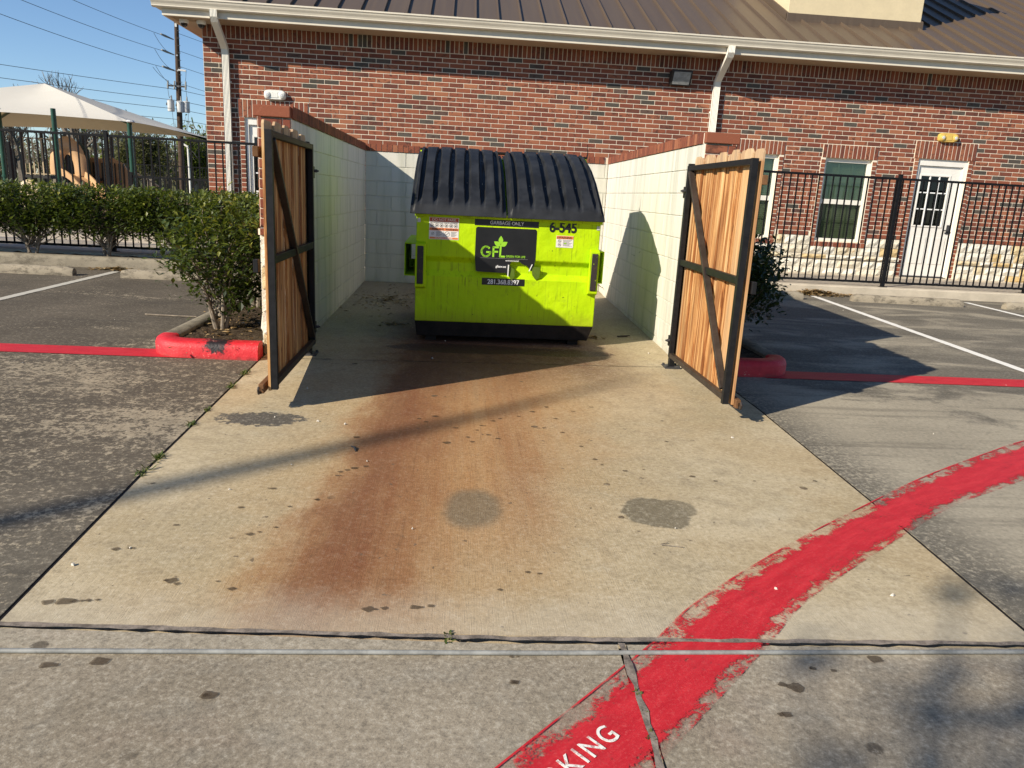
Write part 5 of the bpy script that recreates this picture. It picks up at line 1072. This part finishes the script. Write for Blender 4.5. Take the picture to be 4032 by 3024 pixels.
# ------------------------------------------------------------------ playground behind the fence
CN = thing('shade_canopy', 'large tan fabric shade canopy on dark green posts', 'canopy', (-15.4, 30.5, .06)); cx0, cx1, cy0, cy1, pk_ = -20.0, -10.76, 26.5, 34.65, (-15.35, 30.5, 4.42)
cor = [(cx0,cy0,3.0),(cx1,cy0,3.0),(cx1,cy1,3.0),(cx0,cy1,3.0)]; m = MB()
for i in range(4):
    a, b, c = Vector(cor[i]), Vector(cor[(i+1) % 4]), Vector(pk_)
    def fn(u, v, a=a, b=b, c=c):
        e = a.lerp(b, u); inward = (c-e); e2 = e+Vector((inward.x,inward.y,0)).normalized()*.42*4*u*(1-u) + Vector((0,0,.10*4*u*(1-u))); p = e2.lerp(c, v); p.z -= .16*math.sin(math.pi*v)*math.sin(math.pi*u); return p
    m.grid(fn, 16, 12)
m.build('fabric', M['fabric'], CN, smooth=True)
for x, y in ((cx1-.08,cy0+.1),(cx1-.08,cy1-.1),(cx0+.1,cy0+.1),(cx0+.1,cy1-.1),(-13.0,26.2),(-15.4,27.5)):
    m = MB(); m.tube([(x,y,.06),(x,y,3.03 if x in (cx1-.08, cx0+.1) else 3.25)], .075, 12); p = m.build('post', M['green'], CN, smooth=True); m = MB(); m.lathe([(.10,0),(.10,.05),(.085,.06),(.085,.09)], (x,y,1.05), 12); m.build('collar', M['green'], p)
for a in cor: m = MB(); m.tube([Vector(a)+Vector((0,0,-.06)), Vector(pk_)+Vector((0,0,-.18))], .05, 8); m.build('rafter', M['green'], CN)
for a in cor[1:2]: m = MB(); m.lathe([(.10,-.03),(.14,.0),(.10,.05)], a, 10); m.build('corner_fitting', M['metalw'], CN)
PG = thing('play_structure', 'tan and green play structure with slide under the canopy', 'playground', (-13.3, 28.5, .06)); y = 28.3; k = y/25.
def pt(px_, z, yy=y): return (px_*yy/25., yy, 1.323+(z-1.323)*yy/25.)
m = MB(); a = pt(-13.3,1.18); b = pt(-12.3,1.25); m.box(a[0]-.2, b[0]+.9, y, y+1.4, a[2]-.10, a[2]); dk = m.build('deck', M['bronze'], PG); dz = a[2]
for i in range(9): x = a[0]-.1+i*.15; m = MB(); m.box(x-.02,x+.02,y+.02,y+.05,dz,dz+1.25); m.build('baluster', M['beige'], PG)
for z in (.06, 1.25): m = MB(); m.box(a[0]-.15,a[0]+1.25,y+.015,y+.055,dz+z-.03,dz+z); m.build('guard_rail', M['beige'], PG)
for x in (a[0]-.15, a[0]+1.3, a[0]+2.3): 
    for yy in (y+.05, y+1.35): m = MB(); m.tube([(x,yy,.06),(x,yy,dz+1.5)], .06, 10); m.build('post', M['dkmetal'], PG)
h0 = pt(-12.0,2.30); m = MB()
def hood(u, v):
    ang_ = math.pi*(1.05-1.10*u); ro = .18+.46*v; z_ = dz+.25+(.50+.60*v)*max(0., math.sin(ang_)) if 0 < ang_ < math.pi else dz+.05; return (h0[0]+ro*math.cos(ang_), y-.2-.12*math.sin(math.pi*v), z_)
m.grid(hood, 18, 6); m.build('slide_hood', M['tan'], PG, smooth=True)
m = MB(); s0 = Vector((h0[0]-.1, y-.1, dz+.05)); s1 = Vector((h0[0]+2.0, y-1.9, .35)); pr = [(-.34,.24),(-.30,.24),(-.27,.05),(.27,.05),(.30,.24),(.34,.24),(.31,0),(-.31,0)]; fr = []
for i in range(11): u = i/10; p = s0.lerp(s1, u)+Vector((0,0,.10*math.sin(math.pi*u*2))); fr.append((p, Vector((.66,.76,0)), Vector((0,0,1))))
m.sweep(pr, fr); m.build('slide', M['tan'], PG, smooth=False)
gx = pt(-11.8,1.2,29.2); m = MB(); pl = [(-.42,.0),(.42,.0),(.42,.95),(.30,1.02),(.12,1.22),(-.12,1.22),(-.30,1.02),(-.42,.95)]; m.prism(pl, lambda p, q, t_: (gx[0]+p, t_, dz+q+.02), 29.15, 29.22); gpan = m.build('activity_panel', M['dkgreen'], PG, bevel=.01)
for i in range(3):
    for j in range(2): m = MB(); m.box(gx[0]-.28+j*.30, gx[0]-.02+j*.30, 29.12, 29.148, dz+.12+i*.27, dz+.33+i*.27); m.build('panel_tile', M['bronze'], gpan)
bx_ = pt(-10.95,1.2,29.5); m = MB(); pl = [(-.7,-.9),(.75,-.9),(.75,.25),(.6,.55),(.2,.75),(-.2,.70),(-.7,.72)]; m.prism(pl, lambda p, q, t_: (bx_[0]+p, t_, dz+q), 29.5, 29.6); m.build('tan_panel', M['tan'], PG, bevel=.02)
for i in range(9): m = MB(); x = bx_[0]-.6+i*.15; m.box(x-.02,x+.02,29.44,29.48,dz-.85,dz+.55); m.build('baluster', M['bronze'], PG)
for i in range(8):
    u = i/7; m = MB(); xa = bx_[0]+.8+u*1.6; za = dz+.35-.9*u; m.box(xa-.02,xa+.02,29.5,29.54,max(.1,za-.75),za); m.build('stair_baluster', M['beige'], PG)
m = MB(); m.tube([(bx_[0]+.8+u/10*1.6,29.52,dz+.38-.9*u/10) for u in range(11)], .03, 8); m.build('stair_rail', M['beige'], PG)
rk = pt(-12.9,.95,27.6); m = MB(); m.grid(lambda u, v: (rk[0]-.75+1.5*u+.05*math.sin(9*v), 27.6-.25*math.sin(math.pi*u)+.06*math.sin(14*u+6*v), .06+(.85+.10*math.sin(7*u))*v), 24, 10); rb_ = m.build('moulded_panel', M['beige'], PG, smooth=True)
for cx_, r_, mt in ((rk[0]+.18,.10,'dkmetal'),(rk[0]+.18,.055,'polew')): m = MB(); m.tube([(cx_,27.33-(.02 if r_ < .06 else 0),.72),(cx_,27.31-(.02 if r_ < .06 else 0),.72)], r_, 16); m.build('eye_ring', M[mt], rb_)

# ------------------------------------------------------------------ utility pole and wires
UP = thing('utility_pole', 'tall dark wooden utility pole with three transformers', 'utility pole', (-17.75, 51, -.05)); m = MB(); m.tube([(-17.75,51,-.05),(-17.70,51,5.),(-17.60,51,10.55)], [.20,.165,.125], 14); m.build('pole', M['polew'], UP, smooth=True)
m = MB(); m.bar((-18.30,50.84,6.82),(-17.14,50.84,6.80),.09,.10); m.build('crossarm', M['dkmetal'], UP)
for x in (-18.25,-17.85,-17.18): m = MB(); m.tube([(x,50.8,6.62),(x+.03,50.8,7.10)], [.06,.045], 8); m.build('fuse_cutout', M['stopgrey'], UP)
for x, yy, z in ((-18.10,50.75,5.62),(-17.17,50.75,5.60),(-17.48,50.60,5.58)):
    m = MB(); m.lathe([(.02,-.33),(.19,-.32),(.20,-.28),(.20,.27),(.215,.28),(.215,.31),(.12,.35),(.02,.36)], (x,yy,z), 16); tr = m.build('transformer', M['metalw'], UP, smooth=True); m = MB(); m.tube([(x+.05,yy,z+.35),(x+.05,yy,z+.62)], [.055,.035], 8); m.build('bushing', M['stopgrey'], tr); m = MB(); m.tube([(x-.22,yy-.05,z+.18),(x-.24,yy-.05,z+.02)], .035, 8); m.build('terminal', M['dkmetal'], tr)
for i, z in enumerate((9.45,8.58,7.66)):
    m = MB(); m.tube([(-17.72,50.7,z),(-17.95,50.0,z+.06),(-18.05,49.6,z+.08)], [.03,.07,.05], 8); m.build('insulator', M['stopgrey'], UP)
    m = MB(); m.tube([(-17.72,51.2,z-.85),(-17.6,50.8,z-.87)], [.09,.05], 8); m.build('bracket', M['metalw'], UP)
for i in range(9): z = 10.0-i*.42; m = MB(); m.bar((-17.62,50.9,z),(-17.40,50.9,z),.03,.03); m.build('climbing_step', M['dkmetal'], UP)
m = MB(); m.bar((-17.55,50.8,7.75),(-17.1,50.8,7.72),.12,.10); m.build('arrester', M['metalw'], UP)
m = MB(); m.lathe([(.001,0),(.13,.02),(.12,.05),(.001,.06)], (-17.60,51,10.55), 12); m.build('pole_cap', M['metalw'], UP); m = MB(); m.box(-17.66,-17.54,50.85,50.868,10.2,10.4); m.build('number_plate', M['metalw'], UP)
def jump(pts): m = MB(); m.tube(pts, .012, 5); m.build('jumper_cable', M['wire'], UP)
def sagpts(a, b, s, n=14): a = Vector(a); b = Vector(b); return [a.lerp(b, i/n)-Vector((0,0,s*4*(i/n)*(1-i/n))) for i in range(n+1)]
for z in (9.5,8.62,7.70): jump(sagpts((-18.3,49.2,z), (-17.8,50.8,z-.88), .25, 8))
jump(sagpts((-18.4,49.0,7.6),(-18.25,50.8,7.1),.1,6)); jump(sagpts((-18.25,50.8,6.6),(-18.1,50.7,6.2),.3,6)); jump(sagpts((-17.18,50.8,6.6),(-17.1,50.7,6.2),-.1,6)); jump(sagpts((-18.0,50.6,5.4),(-17.9,50.6,4.0),.0,6)); jump(sagpts((-17.0,50.6,5.5),(-17.15,50.6,3.9),.05,6)); jump(sagpts((-17.1,50.8,7.7),(-17.2,50.8,7.1),.2,6))
def wire(a, b, s, r_, label, grp): m = MB(); m.tube(sagpts(a, b, s, 24), r_, 5); tag(m.build('power_line', M['wire']), label, 'power line', grp)
for i, (z, xe) in enumerate(((9.5,-19.4),(8.62,-19.6),(7.70,-19.2))): wire((-18.05,49.6,z), (xe,14.,z+.3), .55, .012, ('topmost','second','third')[i]+' overhead wire running toward the upper left', 'overhead wires')
for i, (z, xe) in enumerate(((6.62,-46),(5.98,-46),(5.47,-46),(4.86,-46))): wire((xe,7.5,z+.5) if i < 3 else (xe,7.5,z+.4), (-17.75,51,z), .5, .014, ('highest','second','third','lowest')[i]+' of the low wires left of the pole', 'overhead wires'); wire((-17.75,51,z), (6,88,z), .5, .014, ('highest','second','third','lowest')[i]+' of the low wires right of the pole', 'overhead wires')
for i, z in enumerate((9.9,8.9,8.0,7.0)): wire((-17.6,51.2,z), (4.,70,z-4.2), .2, .012, ('topmost','second','third','lowest')[i]+' slanting wire from the pole behind the brick corner', 'overhead wires')
t = thing('street_light', 'slim white street light far behind the fence', 'street light', (-20.3,60,0)); m = MB(); m.tube([(-20.3,60,0),(-20.35,60,3.6)], [.09,.07], 8); m.build('pole', M['white'], t); m = MB(); m.bar((-20.35,60,3.6),(-21.0,60,3.95),.12,.12); m.build('lamp_arm', M['white'], t); m = MB(); m.tube([(-17.3,50.9,3.2),(-16.9,50.9,2.9),(-16.7,50.9,2.6),(-16.9,50.9,2.5),(-17.2,50.9,2.9)], .02, 6); m.build('cable_loop', M['wire'], UP)

# ------------------------------------------------------------------ trees
def grow(mb, p, d, L, r_, depth, rg, tips, spread=.55, nb=3, taper=.62, up_=.12):
    n = 4; pts = [p]; rad = [r_]; dd = d.copy()
    for i in range(n):
        dd = (dd+Vector((rg.gauss(0,.10), rg.gauss(0,.10), rg.gauss(0,.06)+up_*.25))).normalized(); pts.append(pts[-1]+dd*(L/n)); rad.append(r_*(1-(1-taper)*(i+1)/n))
    mb.tube(pts, rad, 6 if depth > 2 else (4 if depth > 0 else 3), cap=False)
    if depth <= 0: tips.append(pts[-1]); tips.append(pts[2]); return
    for k in range(nb+(rg.random() < .35)):
        q = pts[-1] if k < 2 else pts[rg.choice((2,3))]; a = rg.uniform(0, 6.283); s_ = rg.uniform(.5,1.2)*spread; ax = dd.orthogonal().normalized(); ax.rotate(Matrix.Rotation(a, 3, dd)); nd = (dd+ax*s_+Vector((0,0,up_))).normalized(); grow(mb, q, nd, L*rg.uniform(.6,.82), rad[-1]*rg.uniform(.6,.85), depth-1, rg, tips, spread, nb, taper, up_)
def tree(label, x, y, h, seed, leafmat, nleaf, lsize, depth=4, trunk=.10, z0=0., group='trees behind the playground', spread=.55, name='tree', ln=.33, low=False, lean=(0,0)):
    rg = random.Random(seed); t = thing(name, label, 'tree', (x, y, z0), group); m = MB(); tips = []
    grow(m, Vector((x,y,z0)), Vector((lean[0],lean[1],1)).normalized(), h*ln*(.45 if low else 1), trunk, depth, rg, tips, spread, 3, .72)
    zmx = max(p.z for p in tips); s = (h+z0-z0)/max(.1, (zmx-z0)); m.v = [(x+(a-x)*s, y+(b-y)*s, z0+(c-z0)*s) for a, b, c in m.v]; m.build('trunk', M['bark'] if leafmat else M['twig'], t)
    if nleaf:
        pts = []
        for _ in range(nleaf): q = rg.choice(tips); pts.append(Vector((x+(q.x-x)*s, y+(q.y-y)*s, z0+(q.z-z0)*s*rg.uniform(.25,1)**.7))+Vector((rg.gauss(0,.5), rg.gauss(0,.3), rg.gauss(0,.25)))*h*.12)
        c = MB(); leaves(c, pts, lsize, rg); c.build('crown', M[leafmat], t, kind='stuff')
    return t
BG = [(-33,70,9.7,101,None,0,0,'tallest bare tree poking above the canopy',5),(-45,78,7.0,102,None,0,0,'bare grey tree far left behind the playground',5),(-40,74,6.4,103,None,0,0,'bare grey tree left of the green canopy post',5),(-37,80,6.8,104,None,0,0,'bare grey tree behind the slide hood',5),(-31,76,6.2,105,None,0,0,'bare grey tree right of the slide hood',5),(-28,84,6.8,106,None,0,0,'bare tree behind the green trees',5),
 (-25.5,66,4.9,107,'leafolive',4200,.26,'olive leafed tree left of the brighter green ones',3),(-22.6,68,5.2,108,'leafgreen',5200,.24,'bright green tree left of the pole base',3),(-20.2,72,5.0,109,'leafgreen',4600,.24,'bright green tree beside the pole base',3),(-24.2,74,5.6,110,'leafolive',4000,.26,'olive tree behind the bright green one',3),(-17.6,66,4.0,111,'leafolive',3800,.24,'dull green tree right of the pole base',3),(-15.2,70,4.2,112,'leafolive',3800,.24,'dull green tree next to the brick corner',3),(-28.6,68,4.4,113,'leafolive',3800,.26,'olive shrubby tree left of the canopy corner post',3),(-48,70,5.2,114,'leafolive',1800,.28,'olive tree at the far left edge',3),(-34.5,69,4.0,115,'leafolive',1800,.26,'olive tree behind the play structure',3)]
for x, y, h, sd, lm, nl_, ls, lb, dp in BG: tree(lb, x, y, h, sd, lm, nl_, ls, dp, .16 if lm is None else .12, -.05, spread=.62, low=True)
# far wood behind the playground: reads as one mass
rg = random.Random(77); m = MB()
for kk in range(11000):
    grn = kk % 3 == 0; x = rg.uniform(-75, -8) if not grn else rg.uniform(-36, -12); y = rg.uniform(84, 96) if not grn else rg.uniform(76, 86); hh = 3.6+1.3*math.sin(x*.7)+.9*math.sin(x*1.9+1)+.5*math.sin(x*4.3); z = rg.uniform(.2, 1)**.8*hh*1.12; p = Vector((x, y, z)); L = rg.uniform(.5,1.5); d = Vector((rg.gauss(0,.45), rg.gauss(0,.3), 1)).normalized(); sd = Vector((rg.uniform(.02,.05),0,0)); b = len(m.v)
    m.v.extend([tuple(p-sd), tuple(p+sd), tuple(p+d*L)]); m.face((b,b+1,b+2), .5, 0)
    if rg.random() < .9:
        b = len(m.v); q = p+d*L*rg.uniform(.2,1); s_ = rg.uniform(.10,.28); e1 = Vector((rg.gauss(0,1),rg.gauss(0,1),rg.gauss(0,1))).normalized()*s_; e2 = Vector((rg.gauss(0,1),rg.gauss(0,1),rg.gauss(0,1))).normalized()*s_; m.v.extend([tuple(q-e1), tuple(q+e2), tuple(q+e1), tuple(q-e2)]); m.face((b,b+1,b+2,b+3), rg.random()*.9+.05, 3 if grn and math.sin(x*.9) > -.2 else 1)
for i in range(60): x = -76+i*1.15; m.tube([(x,94,0),(x+rg.uniform(-.4,.4),94,rg.uniform(2.2,3.6))], [.5,.35], 6, .5, 1)
tag(m.build('woodland', [M['twig'], M['leafolive'], M['leafdk'], M['leafgreen']]), 'distant belt of bare and olive trees behind the playground', 'woodland', None, 'stuff')
# trees behind the camera: they only show as soft shadows on the concrete
t = thing('tree', 'slender bare tree behind the camera casting the long soft shadow', 'tree', (-17.3,-8.2,-.7)); dz_ = -.15; m = MB(); m.tube([(-17.3,-8.2,-.7),(-17.8,-8.0,5.),(-18.47,-7.66,11.+dz_),(-18.6,-7.66,11.9+dz_),(-18.75,-7.64,12.7+dz_),(-19.0,-7.60,13.8+dz_)], [.20,.15,.085,.075,.06,.015], 10); m.build('trunk', M['bark'], t)
rg = random.Random(9); HT = 6.5; k_ = HT/1.68
t = thing('tree', 'leafy tree behind the camera casting dappled shade at lower right', 'tree', (-8.6,-5.4,-.7)); m = MB(); m.tube([(-8.6,-5.4,-.7),(-8.5,-5.3,3.),(-8.4,-5.2,5.4)], [.13,.10,.07], 10); c = MB()
for gx_, gy_, gr_ in ((1.28,1.66,.10),(1.50,1.52,.16),(1.72,1.72,.13),(1.92,1.50,.17),(2.15,1.80,.16),(2.02,2.12,.06),(1.08,1.93,.05),(1.45,1.32,.20),(2.4,1.4,.2),(1.86,2.36,.05),(2.6,1.9,.2),(1.9,1.15,.25),(.98,1.50,.05)):
    h_ = HT+rg.uniform(-1,1); X_g, Y_g, Z_g = G3(gx_, gy_); q = Vector((X_g-2.51/1.68*h_, Y_g-1.675/1.68*h_, Z_g+h_)); m.tube([(-8.4,-5.2,5.3), Vector((-8.4,-5.2,5.4)).lerp(q, .5)+Vector((0,0,.2)), q], [.035,.02,.008], 5); leaves(c, [q+Vector((rg.gauss(0,1), rg.gauss(0,1), rg.gauss(0,1)))*gr_ for _ in range(int(42*gr_/.12))], .10, rg)
m.build('trunk', M['bark'], t); c.build('crown', M['leafh'], t, kind='stuff')
